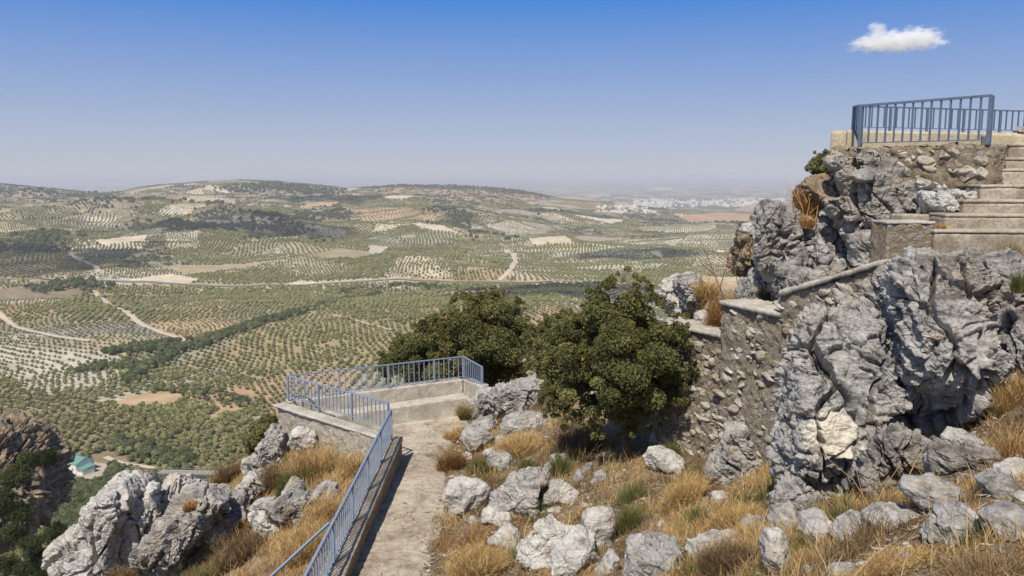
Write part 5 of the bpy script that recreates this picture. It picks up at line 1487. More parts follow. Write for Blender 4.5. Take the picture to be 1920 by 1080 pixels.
# ---------------------------------------------------------------- far built things
t = NT("white_render"); M['white'] = t.pbr(t.mix(t.noise(0.6, 4), (0.60, 0.585, 0.55), (0.74, 0.72, 0.68)), 0.9)
t = NT("green_roof_sheet"); wv = t.n("ShaderNodeTexWave", Vector=t.mapping(scale=(2.2, 0.01, 0.01)), Scale=1.0)
M['greenroof'] = t.pbr(t.mix(wv.outputs[1], (0.09, 0.22, 0.17), (0.15, 0.31, 0.25)), 0.6)
t = NT("clay_tiles"); M['clay'] = t.pbr(t.mix(t.noise(0.8, 4), (0.34, 0.15, 0.08), (0.46, 0.25, 0.15)), 0.9)
t = NT("window_dark"); M['dark'] = t.pbr((0.02, 0.022, 0.025), 0.3)
t = NT("weathered_steel"); M['steel'] = t.pbr(t.mix(t.noise(0.7, 4), (0.12, 0.115, 0.10), (0.24, 0.22, 0.19)), 0.8)
t = NT("grey_stone_pier"); M['pier'] = t.pbr(t.mix(t.noise(0.6, 5), (0.22, 0.20, 0.17), (0.36, 0.33, 0.28)), 0.9)
def house(loc, rz, L_, W_, hw, hr, roof, label, group=None, lean=False, wins=3):
    r = empty("house", loc, rz); tag(r, label, "house", group)
    m = MB(); m.add([(-L_/2,-W_/2,-1),(L_/2,-W_/2,-1),(L_/2,W_/2,-1),(-L_/2,W_/2,-1),(-L_/2,-W_/2,hw),(L_/2,-W_/2,hw),(L_/2,W_/2,hw),(-L_/2,W_/2,hw),(-L_/2,0,hw+hr),(L_/2,0,hw+hr)],
          [(0,3,2,1),(0,1,5,4),(1,2,6,9,5),(2,3,7,6),(3,0,4,8,7),(4,5,9,8),(6,7,8,9)]); m.build("wall", M['white'], r)
    e = 0.35; m = MB()
    for sgn in (-1, 1):
        y0 = sgn * (W_/2 + e); z0 = hw - hr * e / (W_/2) + .06
        m.hex([(-L_/2-e,0,hw+hr+.06),(L_/2+e,0,hw+hr+.06),(L_/2+e,y0,z0),(-L_/2-e,y0,z0),(-L_/2-e,0,hw+hr+.2),(L_/2+e,0,hw+hr+.2),(L_/2+e,y0,z0+.14),(-L_/2-e,y0,z0+.14)])
    m.build("roof", M[roof], r)
    for k in range(wins):
        x = -L_/2 + L_ * (k + .5) / wins
        m = MB(); m.box(x - .45, x + .45, -W_/2 - .04, -W_/2 + .1, 1.1, 2.1).build("window", M['dark'], r)
    m = MB(); m.box(L_/2 - .1, L_/2 + .04, -.5, .5, 0, 2.1).build("door", M['dark'], r)
    if lean:
        m = MB(); m.box(L_/2 + .01, L_/2 + 5.5, -W_/2 + .3, 2.0, -1, 2.3).build("annex", M['white'], r)
        m = MB(); m.hex([(L_/2+.05,-W_/2-.1,2.31),(L_/2+5.8,-W_/2-.1,2.31),(L_/2+5.8,2.4,3.4),(L_/2+.05,2.4,3.4),(L_/2+.05,-W_/2-.1,2.45),(L_/2+5.8,-W_/2-.1,2.45),(L_/2+5.8,2.4,3.54),(L_/2+.05,2.4,3.54)]).build("annex_roof", M['greenroof'], r)
        m = MB()
        for k in range(3): m.box(L_/2 + 1 + k * 1.5, L_/2 + 1.7 + k * 1.5, -W_/2 + .22, -W_/2 + .4, 1.0, 1.8)
        m.build("window", M['dark'], r)
    return r
h_ = hit(143, 880); house((h_[0], h_[1], h_[2] + 1.0), R(-30), 18, 11, 4.6, 2.6, 'greenroof', "white farmhouse with a green roof and lower annex at the gorge mouth", lean=True)
h_ = hit(104, 858); house((h_[0], h_[1], h_[2] + .6), R(-25), 11, 7, 2.6, 1.4, 'clay', "small shed with a rusty orange roof behind the green roofed farmhouse")
# town: individual little houses
tr_ = np.random.default_rng(5)
def tiny(L_, W_, hw, hr, roof):
    m = MB(); m.add([(-L_/2,-W_/2,-3),(L_/2,-W_/2,-3),(L_/2,W_/2,-3),(-L_/2,W_/2,-3),(-L_/2,-W_/2,hw),(L_/2,-W_/2,hw),(L_/2,W_/2,hw),(-L_/2,W_/2,hw),(-L_/2,0,hw+hr),(L_/2,0,hw+hr)],
          [(0,1,5,4),(1,2,6,9,5),(2,3,7,6),(3,0,4,8,7)])
    w = m.build("wall", M['white'], linkit=False)
    m = MB(); m.add([(-L_/2,-W_/2,hw),(L_/2,-W_/2,hw),(L_/2,W_/2,hw),(-L_/2,W_/2,hw),(-L_/2,0,hw+hr),(L_/2,0,hw+hr)], [(0,1,5,4),(2,3,4,5)])
    return w, m.build("roof", M[roof], linkit=False)
TT = [tiny(16, 11, 7, 2, 'clay'), tiny(24, 12, 9, 2, 'clay'), tiny(38, 14, 10, 1.0, 'white'), tiny(14, 12, 12, 2, 'white')]
def town(px0, px1, py0, py1, n, label, group, sc):
    for k in range(n):
        px = px0 + (px1 - px0) * tr_.random(); py = py0 + (py1 - py0) * tr_.random()
        # thinner to the rims
        x, y, z = hit(px, py, 2500, 16000)
        w, f = TT[tr_.integers(0, 4)]
        r = bpy.data.objects.new("house", None); COL.objects.link(r); r.location = (x, y, z); r.rotation_euler = (0, 0, tr_.random() * 3.14)
        s_ = sc * (0.7 + 0.7 * tr_.random()); r.scale = (s_, s_, s_)
        tag(r, label, "house", group)
        for q in (w, f):
            c = q.copy(); COL.objects.link(c); c.parent = r
town(1190, 1470, 374, 389, 235, "white house in the distant town on the plain", "white houses of the distant town", 1.35)
town(1120, 1235, 386, 400, 62, "small pale house on the near slope below the distant town", "houses on the slope before the town", 0.75)
for px, py, lb in [(1130, 419, "lone white farmhouse on the far green plain"), (1046, 530, "white farmhouse beside the shaded grove beyond the oaks"), (873, 375, "white farmhouse below the long flat hill"), (130, 811, "tiny white hut among the near olive trees")]:
    x, y, z = hit(px, py); k_ = 0.3 if py > 800 else 1.0; house((x, y, z + .2), 0.4, 13 * k_, 8 * k_, 4 * k_, 1.6 * k_, 'clay', lb)
# bridge
a = hit(292, 886); b = hit(452, 884); Yb = 360.0
pa, pb = at(300, 884, Yb), at(475, 888, Yb - 4)
r = empty("bridge", pa); tag(r, "old steel truss bridge on a stone pier across the gorge", "bridge")
o0 = Vector(pa); A_ = Vector((0, 0, 0)); B_ = Vector(pb) - o0; dirv = (B_ - A_).normalized(); ln = (B_ - A_).length
m = MB(); m.bar(A_, B_, 4.4, 0.35).build("deck", M['pier'], r)
for off in (-2.0, 2.0):
    m = MB(); w_ = Vector((0, off, 0)); nseg = 22
    m.bar(A_ + w_ + Vector((0, 0, -2.6)), B_ + w_ + Vector((0, 0, -2.6)), 0.22)
    m.bar(A_ + w_ + Vector((0, 0, -.32)), B_ + w_ + Vector((0, 0, -.32)), 0.22)
    for k in range(nseg):
        p0_ = A_.lerp(B_, k / nseg) + w_; p1_ = A_.lerp(B_, (k + 1) / nseg) + w_
        m.bar(p0_ + Vector((0, 0, -2.6)), p1_ + Vector((0, 0, -.35)), 0.12); m.bar(p0_ + Vector((0, 0, -.35)), p1_ + Vector((0, 0, -2.6)), 0.12); m.bar(p0_ + Vector((0, 0, -2.6)), p0_ + Vector((0, 0, -.35)), 0.1)
    m.build("truss", M['steel'], r)
    m = MB(); m.bar(A_ + w_ + Vector((0, 0, 1.1)), B_ + w_ + Vector((0, 0, 1.1)), 0.09)
    for k in range(45): p0_ = A_.lerp(B_, k / 44) + w_; m.bar(p0_ + Vector((0, 0, .18)), p0_ + Vector((0, 0, 1.1)), 0.07)
    m.build("parapet_rail", M['steel'], r)
pc = at(375, 890, Yb - 2) - o0
m = MB(); m.box(pc.x - 2.0, pc.x + 2.0, pc.y - 2.2, pc.y + 2.2, -26, -3.4); m.box(pc.x - 2.5, pc.x + 2.5, pc.y - 2.6, pc.y + 2.6, -3.38, -2.75); m.build("pier", M['pier'], r)
# cars and lorry on the main road
def car(px, py, colr, label):
    x, y, z = hit(px, py)
    r = empty("car", (x, y, z + 1.3)); tag(r, label, "car", None)
    t = NT("car_paint"); mt = t.pbr(colr, 0.35, None, 0.5)
    m = MB(); m.box(-2.1, 2.1, -.85, .85, 0.3, 0.95); m.hex([(-1.4,-.75,.95),(1.2,-.75,.95),(1.2,.75,.95),(-1.4,.75,.95),(-1.0,-.65,1.45),(.6,-.65,1.45),(.6,.65,1.45),(-1.0,.65,1.45)]); m.build("body", mt, r, bevel=.08)
    for sx in (-1.3, 1.3):
        for sy in (-.8, .8): MB().tube([(sx, sy - .1, .32), (sx, sy + .1, .32)], .32, 10).build("wheel", M['dark'], r)
car(18, 523, (0.7, 0.7, 0.7), "white car on the main road at the left edge"); car(76, 524, (0.45, 0.08, 0.03), "orange car on the main road at the left"); car(213, 530, (0.12, 0.12, 0.14), "dark car on the main road before the pale field")
# ---------------------------------------------------------------- oaks
def oak(label, poly, Y, T, base, seed, nleaf, lobes, lr, leaf=0.021, tint=0, name="oak_tree", trunk_r=0.07, rust=0.0, group=None, trunk_pts=None):
    g = np.random.default_rng(seed)
    P = np.array(poly, float); cx, cy = P[:, 0].mean(), P[:, 1].mean()
    W = [at(a, b, Y) for a, b in P]; c0 = at(cx, cy, Y)
    th, R_ = star(np.stack([[w.x for w in W], [w.z for w in W]], -1), c0.x, c0.z)
    C = []; Rr = []
    while len(C) < lobes:
        d = g.normal(size=3); d /= np.linalg.norm(d); rad = g.random()**0.38
        t_ = math.atan2(d[2], d[0]); Rt = np.interp(t_, th, R_)
        r_ = lr * (0.55 + 0.75 * g.random())
        rho = math.hypot(d[0], d[2]) * rad
        k = max(0.1, Rt - r_ * 0.85)
        C.append((math.cos(t_) * rho * k, d[1] * rad * (T - r_ * 0.6), math.sin(t_) * rho * k)); Rr.append(r_)
    # twigs poking out of the outline
    for i in range(int(lobes * 0.9)):
        t_ = g.random() * 2 * math.pi - math.pi; Rt = np.interp(t_, th, R_)
        r_ = lr * (0.16 + 0.22 * g.random()); k = Rt * (0.86 + 0.17 * g.random()); y_ = (g.random() - .5) * T
        C.append((math.cos(t_) * k, y_, math.sin(t_) * k)); Rr.append(r_)
    C = np.array(C); Rr = np.array(Rr)
    V, Q, k = leafcloud(C, Rr, nleaf, leaf, seed, 0.35, 0.85, 0.6)
    lobe_t = g.random(len(C))
    r1 = g.random(nleaf)
    a = np.array([0.045, 0.055, 0.022]); b = np.array([0.15, 0.148, 0.058]); c = np.array([0.31, 0.29, 0.12])
    mixv = np.clip(0.25 + 0.45 * lobe_t[k] + 0.5 * (r1 - 0.5), 0, 1)[:, None]
    colr = np.where(mixv < 0.5, a + (b - a) * mixv * 2, b + (c - b) * (mixv - 0.5) * 2)
    cen = C[k]; ru = np.clip(perlin(cen * 1.3 + seed, 3) + rust - 0.3 + 0.25 * (g.random(nleaf) - .5), 0, 1)
    colr = np.where((g.random(nleaf) < ru)[:, None], np.array([0.26, 0.16, 0.06]) * (0.6 + 0.7 * g.random(nleaf))[:, None], colr)
    colr = np.where((g.random(nleaf) < 0.0012)[:, None], np.array([0.55, 0.38, 0.03]), colr)
    root = empty(name, tuple(base)); tag(root, label, "tree", group)
    off = np.array([c0.x - base[0], c0.y - base[1], c0.z - base[2]])
    cr = mesh_np("crown", V + off, Q, M['leaf'], root, smooth=False, col=np.repeat(colr, 4, 0))
    m = MB()
    fork = Vector(off) * 0.55 + Vector((0, 0, -0.1)) if trunk_pts is None else Vector(trunk_pts)
    mid = fork * 0.5 + Vector((g.normal() * .05, g.normal() * .05, 0))
    m.tube([(0, 0, -0.35), (0, 0, 0.02), tuple(mid), tuple(fork)], [trunk_r * 1.6, trunk_r * 1.15, trunk_r * 0.9, trunk_r * 0.75], 10)
    m.build("trunk", M['bark'], root, smooth=True)
    m = MB(); order_ = np.argsort(-Rr)[:34]
    for i in order_:
        e = Vector(C[i]) + Vector(off); mm = fork.lerp(e, 0.5) + Vector((g.normal() * .12, g.normal() * .12, 0.1))
        m.tube([tuple(fork - Vector((0, 0, .03))), tuple(mm), tuple(e)], [trunk_r * 0.5, trunk_r * 0.28, trunk_r * .1], 6)
    m.build("branches", M['bark'], root, smooth=True)
    return root
gz1 = lambda x, y: float(G(np.array([x]), np.array([y]))[0])
b = at(1176, 880, 12.6); b.z = gz1(b.x, b.y)
oak("dense round holm oak standing alone on the slope right of the path",
    [(1015,700),(1018,640),(1050,605),(1085,575),(1120,545),(1160,520),(1190,512),(1215,540),(1250,560),(1285,600),(1302,650),(1290,700),(1260,750),(1225,785),(1180,808),(1130,800),(1080,790),(1030,790),(1012,750)],
    12.7, 1.25, b, 11, 200000, 230, 0.21, leaf=0.023, rust=-0.3, trunk_r=0.075)
b = at(925, 726, 21.5); b.z = -7.0
oak("rust tinged oak behind the railing corner of the terrace",
    [(815,640),(830,580),(860,555),(905,545),(960,548),(985,575),(990,620),(1000,680),(985,715),(930,722),(880,720),(830,700)],
    21.0, 1.6, b, 12, 90000, 130, 0.30, leaf=0.033, rust=0.18, trunk_r=0.09)
b = at(790, 740, 21.6); b.z = -7.3
oak("low spreading oak behind the middle of the terrace railing",
    [(705,665),(740,635),(790,600),(830,590),(860,620),(880,680),(860,740),(780,750),(720,720)], 21.4, 1.3, b, 13, 60000, 90, 0.28, leaf=0.033, rust=0.02, trunk_r=0.07)
b = at(1040, 720, 19.6); b.z = -6.6
oak("dark oak crown filling the gap between the two larger oaks",
    [(975,630),(1005,602),(1050,588),(1090,592),(1110,640),(1100,720),(1050,725),(1010,715),(990,690)], 18.8, 1.1, b, 14, 50000, 75, 0.26, leaf=0.030, rust=0.0, trunk_r=0.07)

# leafy shrubs
b = at(492, 860, 17.4)
oak("yellow-green leafy shrub on the drop left of the terrace wall", [(445,870),(455,830),(470,800),(495,780),(520,770),(530,800),(510,820),(490,850),(470,875)], 17.5, 0.5, b, 15, 9000, 24, 0.16, leaf=0.034, name="shrub", trunk_r=0.03)
b = at(1545, 335, 12.4)
oak("small green leafy bush growing from the crag on the skyline", [(1515,330),(1512,305),(1528,285),(1545,282),(1562,295),(1572,320),(1560,345),(1530,345)], 12.4, 0.25, b, 16, 1500, 16, 0.09, leaf=0.03, name="shrub", trunk_r=0.02)

# bushes on the near flank of the gorge, bottom left
FL_ = []
g = np.random.default_rng(77)
bsh = [(20,1000,"dark rounded bush highest on the shaded flank under the cliff"),(60,1020,"dark bush right of the highest one under the cliff"),(100,1000,"olive green bush at the mouth of the dark gorge"),(115,1030,"sunlit green bush at the gorge edge beside the pale slab"),
       (10,1060,"dense dark bush in the bottom left corner"),(50,1065,"mid green bush on the bottom edge near the left corner"),(90,1072,"dark green bush on the bottom edge beside the pale slab"),(75,1045,"light green bush in the middle of the bottom left thicket"),
       (5,960,"bush clinging to the cliff's lower ledge at the left edge"),(30,890,"dark bush on the upper ledge of the cliff"),(60,860,"small bush on the rim of the cliff"),(85,860,"green tree on the rim at the cliff's right end"),(15,940,"dark bush in a cleft of the cliff face"),(40,960,"low bush on the sunlit foot of the cliff"),(105,1060,"small bush right at the pale slab's left side")]
for px, py, lb in bsh:
    Yb_ = 84.0 if py > 900 else 88.0
    c0 = at(px, py, Yb_ - 2 if py > 970 else Yb_ - 9)
    C = []; Rr = []
    for i in range(16):
        d = g.normal(size=3); d /= np.linalg.norm(d); C.append(d * np.array([1.2, 1.2, 0.75]) * g.random()**.5); Rr.append(0.45 + 0.4 * g.random())
    V, Q, k = leafcloud(C, Rr, 5000, 0.085, int(px * 7 + py), 0.3, 0.9, 0.5)
    tone = g.random(); rr = g.random(len(Q))
    cc = (np.array([0.030, 0.042, 0.016]) * (1 - tone) + np.array([0.085, 0.095, 0.04]) * tone)[None] * (0.6 + 0.9 * rr)[:, None]
    root = empty("bush", tuple(c0)); tag(root, lb, "bush")
    mesh_np("foliage", V, Q, M['leaf'], root, smooth=False, col=np.repeat(cc, 4, 0))
    MB().tube([(0, 0, -1.6), (0, 0, 0.2)], [0.12, 0.06], 6).build("stem", M['bark'], root)

# ---------------------------------------------------------------- dry grass and brush
def blades(P, h, w, lean, g, cols, curl=0.5, up=None):
    """curved three-sided blades from points P; returns V, tri-quads, colours"""
    n = len(P)
    a = g.random(n) * 6.283; ld = np.stack([np.cos(a), np.sin(a), np.zeros(n)], -1)
    if up is not None: ld = up
    sd = np.stack([-ld[:, 1], ld[:, 0], np.zeros(n)], -1) * 0.7 + np.array([0.7, 0, 0]) * np.sign(g.random(n) - .5)[:, None]
    sd /= np.linalg.norm(sd, axis=1, keepdims=True)
    h = h[:, None]; lean = lean[:, None]; w = w[:, None]
    up_ = np.array([0, 0, 1.0])
    p1 = P + up_ * h * 0.5 + ld * h * lean * 0.3
    p2 = P + up_ * h * (1 - 0.35 * lean * curl) + ld * h * lean * (0.8 + curl * 0.3)
    V = np.stack([P - sd * w, P + sd * w, p1 + sd * w * 0.75, p1 - sd * w * 0.75, p2], 1).reshape(-1, 3)
    i = np.arange(n)[:, None] * 5
    Q = i + np.array([[0, 1, 2, 3]]); T_ = i + np.array([[3, 2, 4]])
    return V, Q, T_, np.repeat(cols, 5, 0)
GOLD = np.array([[0.58, 0.42, 0.20], [0.50, 0.34, 0.145], [0.64, 0.49, 0.27], [0.40, 0.25, 0.11], [0.53, 0.35, 0.13]])
GREEN = np.array([[0.13, 0.15, 0.05], [0.18, 0.19, 0.07], [0.09, 0.11, 0.035], [0.25, 0.22, 0.09]])
RUSTC = np.array([[0.38, 0.21, 0.08], [0.30, 0.16, 0.07], [0.46, 0.28, 0.11], [0.24, 0.14, 0.07]])
BROWN = np.array([[0.20, 0.135, 0.075], [0.28, 0.19, 0.10], [0.14, 0.095, 0.055], [0.36, 0.26, 0.14]])
def pick(pal, n, g, v=0.25): return pal[g.integers(0, len(pal), n)] * (1 - v + 2 * v * g.random(n))[:, None]
g = np.random.default_rng(91)
n = 640000
x = g.random(n) * 20.0 - 10.5; y = 2.6 + 17.5 * g.random(n)**0.8
x2 = 0.4 + 6.5 * g.random(150000); y2 = 3.0 + 6.0 * g.random(150000); x = np.concatenate([x, x2]); y = np.concatenate([y, y2])
fa = np.abs(x) < 0.75 * y + 0.4
x, y = x[fa], y[fa]
dens = fbm(xyz(x / 0.9, y / 0.9), 3, 201) + 0.55 * perlin(xyz(x / 0.22, y / 0.22, 4), 202)
onp = (x > -2.42) & (x < -1.12 + 0.14 * np.sin(y * 2.1) + 0.12 * perlin(xyz(x * 0, y * 1.3), 5)) 
ter = terrace_mask(x, y)
stair = (x > 4.3) & (y > 8.75)
wallz = (np.abs(x - xwall(y)) < 0.45) & (y > 8.9)
tsh = np.hypot(x - 2.3, y - 13.0) < 1.5
m = (dens > -0.16) & ~onp & ~ter & ~stair & ~wallz & ~((x > xwall(y)) & (y > 9) & (dens < 0.45)) & ~(tsh & (g.random(len(x)) < 0.6))
x, y, dens = x[m], y[m], dens[m]
z = G(x, y) - 0.01
n = len(x)
left = x < -2.4
hh = (0.05 + 0.24 * g.random(n)**2.2) * (1 + 0.9 * sst(0.0, 0.5, dens)) * np.where(left, 0.8, 1.0)
hh *= np.where((y > 14) & (x > -1.3), 0.8, 1.0) * np.where((x > 0.5) & (y < 9.5), 0.62, 1.0) * np.where((x > -1.3) & (y > 8.5), 0.8, 1.0)
ww = (0.0016 + 0.0018 * g.random(n)) * (0.75 + y / 22.0)
cols = pick(GOLD, n, g)
patch = perlin(xyz(x / 0.8, y / 0.8, 9), 205)
cols = np.where((patch > 0.12)[:, None], pick(BROWN, n, g), cols)
cols = np.where(((patch < -0.28) & (x > -1.3) & (x < 3.5))[:, None], pick(GREEN, n, g), cols)
cols = np.where((perlin(xyz(x / 1.5, y / 1.5, 2), 206) > 0.42)[:, None], pick(RUSTC, n, g), cols)
V, Q, T_, cc = blades(np.stack([x, y, z], -1), hh, ww, 0.2 + 0.9 * g.random(n), g, cols)
o = mesh_np("dry_grass", V, [Q, T_], M['blade'], smooth=False, col=cc)
tag(o, "golden dry grass covering the slopes on both sides of the path", "grass", None, 'stuff')
print("blades", n)
# fallen stalks and litter lying flat
n = 60000
x = g.random(n) * 13 - 3.5; y = 3.2 + 14 * g.random(n); k_ = (x < 0.75 * y) & (x > -0.45 * y)
k_ &= ~((x > -2.2) & (x < -1.25) & (g.random(n) < 0.93)); k_ &= ~((x > xwall(y) - .4) & (y > 8.7)); k_ &= (x > -2.05)
x, y = x[k_], y[k_]; n = len(x)
onp2 = (x < -1.05)
z = np.where(onp2, pathz(y) + 0.012, G(x, y) + 0.012)
a = g.random(n) * 6.28; L_ = 0.02 + 0.07 * g.random(n)**2; w = 0.0025 + 0.006 * g.random(n)
dx, dy = np.cos(a) * L_, np.sin(a) * L_; sx, sy = -np.sin(a) * w, np.cos(a) * w
V = np.stack([np.stack([x - dx, y - dy, z], -1), np.stack([x + sx, y + sy, z + .008], -1), np.stack([x + dx, y + dy, z + .004 + 0.02 * g.random(n)], -1), np.stack([x - sx, y - sy, z + .002], -1)], 1).reshape(-1, 3)
cols = np.where((g.random(n) < 0.35)[:, None], pick(np.array([[0.5, 0.45, 0.38], [0.42, 0.36, 0.29]]), n, g), pick(BROWN, n, g))
o = mesh_np("leaf_litter", V, np.arange(4 * n).reshape(-1, 4), M['blade'], smooth=False, col=np.repeat(cols, 4, 0))
tag(o, "fallen leaves, stalks and chips lying on soil and path", "litter", None, 'stuff')
# loose stones
def pebbles(n, seed):
    g = np.random.default_rng(seed); D, Tf = ico(2)
    x = g.random(n) * 12 - 2.2; y = 3.4 + 14 * g.random(n)
    k_ = (x < 0.7 * y) & ~((x > -2.2) & (x < -1.2) & (g.random(n) < 0.9)) & ~((x > xwall(y) - .4) & (y > 8.7)) & (x > -2.05)
    x, y = x[k_], y[k_]; n = len(x); z = np.where(x < -1.05, pathz(y), G(x, y)) + 0.0
    s = 0.008 + 0.035 * g.random(n)**4
    sc = s[:, None] * (0.7 + 0.6 * g.random((n, 3))) * np.array([1.2, 1, 0.6])
    jit = 1 + 0.35 * (g.random((n, len(D), 1)) - .5)
    V = D[None] * jit * sc[:, None] + np.stack([x, y, z], -1)[:, None]
    F_ = Tf[None] + (np.arange(n) * len(D))[:, None, None]
    o = mesh_np("loose_stones", V.reshape(-1, 3), F_.reshape(-1, 3), M['rock_pale'], smooth=False)
    tag(o, "small pale stones scattered over slope and path", "stones", None, 'stuff')
pebbles(5000, 3)

def clump(label, px, py, wpx, hpx, pal, n, seed, Y=None, cat="shrub", name="dry_shrub", spread=0.6, wid=0.003, lean=0.7, group=None, tangle=0.0):
    """a tuft or twiggy bush: width and height in photo pixels, foot at (px, py)"""
    g = np.random.default_rng(seed)
    if Y is None: Y = ghit(px, py)
    c = at(px, py, Y); 
    W_ = wpx / F * Y * 0.97 / 2; H_ = hpx / F * Y * 1.0
    ns_ = 9 if n > 900 else 4          # a bush is several smaller heaps of its own height
    sa = g.random(ns_) * 6.283; sr = W_ * spread * 0.8 * np.sqrt(g.random(ns_)); sw = 0.22 + 0.3 * g.random(ns_); sh_ = 0.45 + 0.6 * g.random(ns_)
    j_ = g.integers(0, ns_, n)
    r0 = W_ * sw[j_] * np.sqrt(g.random(n)); a = g.random(n) * 6.283
    x = sr[j_] * np.cos(sa[j_]) + r0 * np.cos(a); y = (sr[j_] * np.sin(sa[j_]) + r0 * np.sin(a)) * 0.8
    r = np.minimum(np.hypot(x, y), W_ * spread * 1.2)
    gz_ = G(c.x + x, c.y + y) if Y < 18 and abs(gz1(c.x, c.y) - c.z) < 0.5 else np.full(n, c.z)
    P_ = np.stack([x, y, gz_ - c.z - 0.02], -1)
    out = np.stack([x, y, 0 * x], -1) / (W_ * spread + 1e-6) + 0.35 * np.stack([g.normal(size=n), g.normal(size=n), 0 * x], -1)
    nr = np.linalg.norm(out, axis=1, keepdims=True) + 1e-6
    h = H_ * sh_[j_] * (0.35 + 0.75 * g.random(n)**1.5) * (1 - 0.35 * (r / (W_ * spread))**2)
    V, Q, T_, cc = blades(P_, h, np.full(n, wid) * (0.6 + 0.8 * g.random(n)) * (Y / 12.0 + .25), lean * np.minimum(1.4, nr[:, 0]), g, pick(pal, n, g), 0.5, out / nr)
    Vs = [V]; Qs = [Q]; Ts = [T_]; Cs = [cc]; off = len(V)
    if tangle:      # fine twigs scattered through the bush
        k = int(n * tangle); j = g.integers(0, n, k); t_ = 0.35 + 0.65 * g.random(k)
        base = P_[j] + np.array([0, 0, 1.0]) * (h[j] * t_ * .9)[:, None] + (out / nr)[j] * (h[j] * lean * t_**2 * .8)[:, None]
        V2, Q2, T2, c2 = blades(base, H_ * (0.1 + 0.16 * g.random(k)), np.full(k, wid * 0.7) * (Y / 12.0 + .25), 0.4 + 1.6 * g.random(k), g, pick(pal, k, g, .35))
        Vs.append(V2); Qs.append(Q2 + off); Ts.append(T2 + off); Cs.append(c2)
    o = mesh_np(name, np.concatenate(Vs), [np.concatenate(Qs), np.concatenate(Ts)], M['blade'], smooth=False, col=np.concatenate(Cs))
    o.location = c
    tag(o, label, cat, group)
    return o
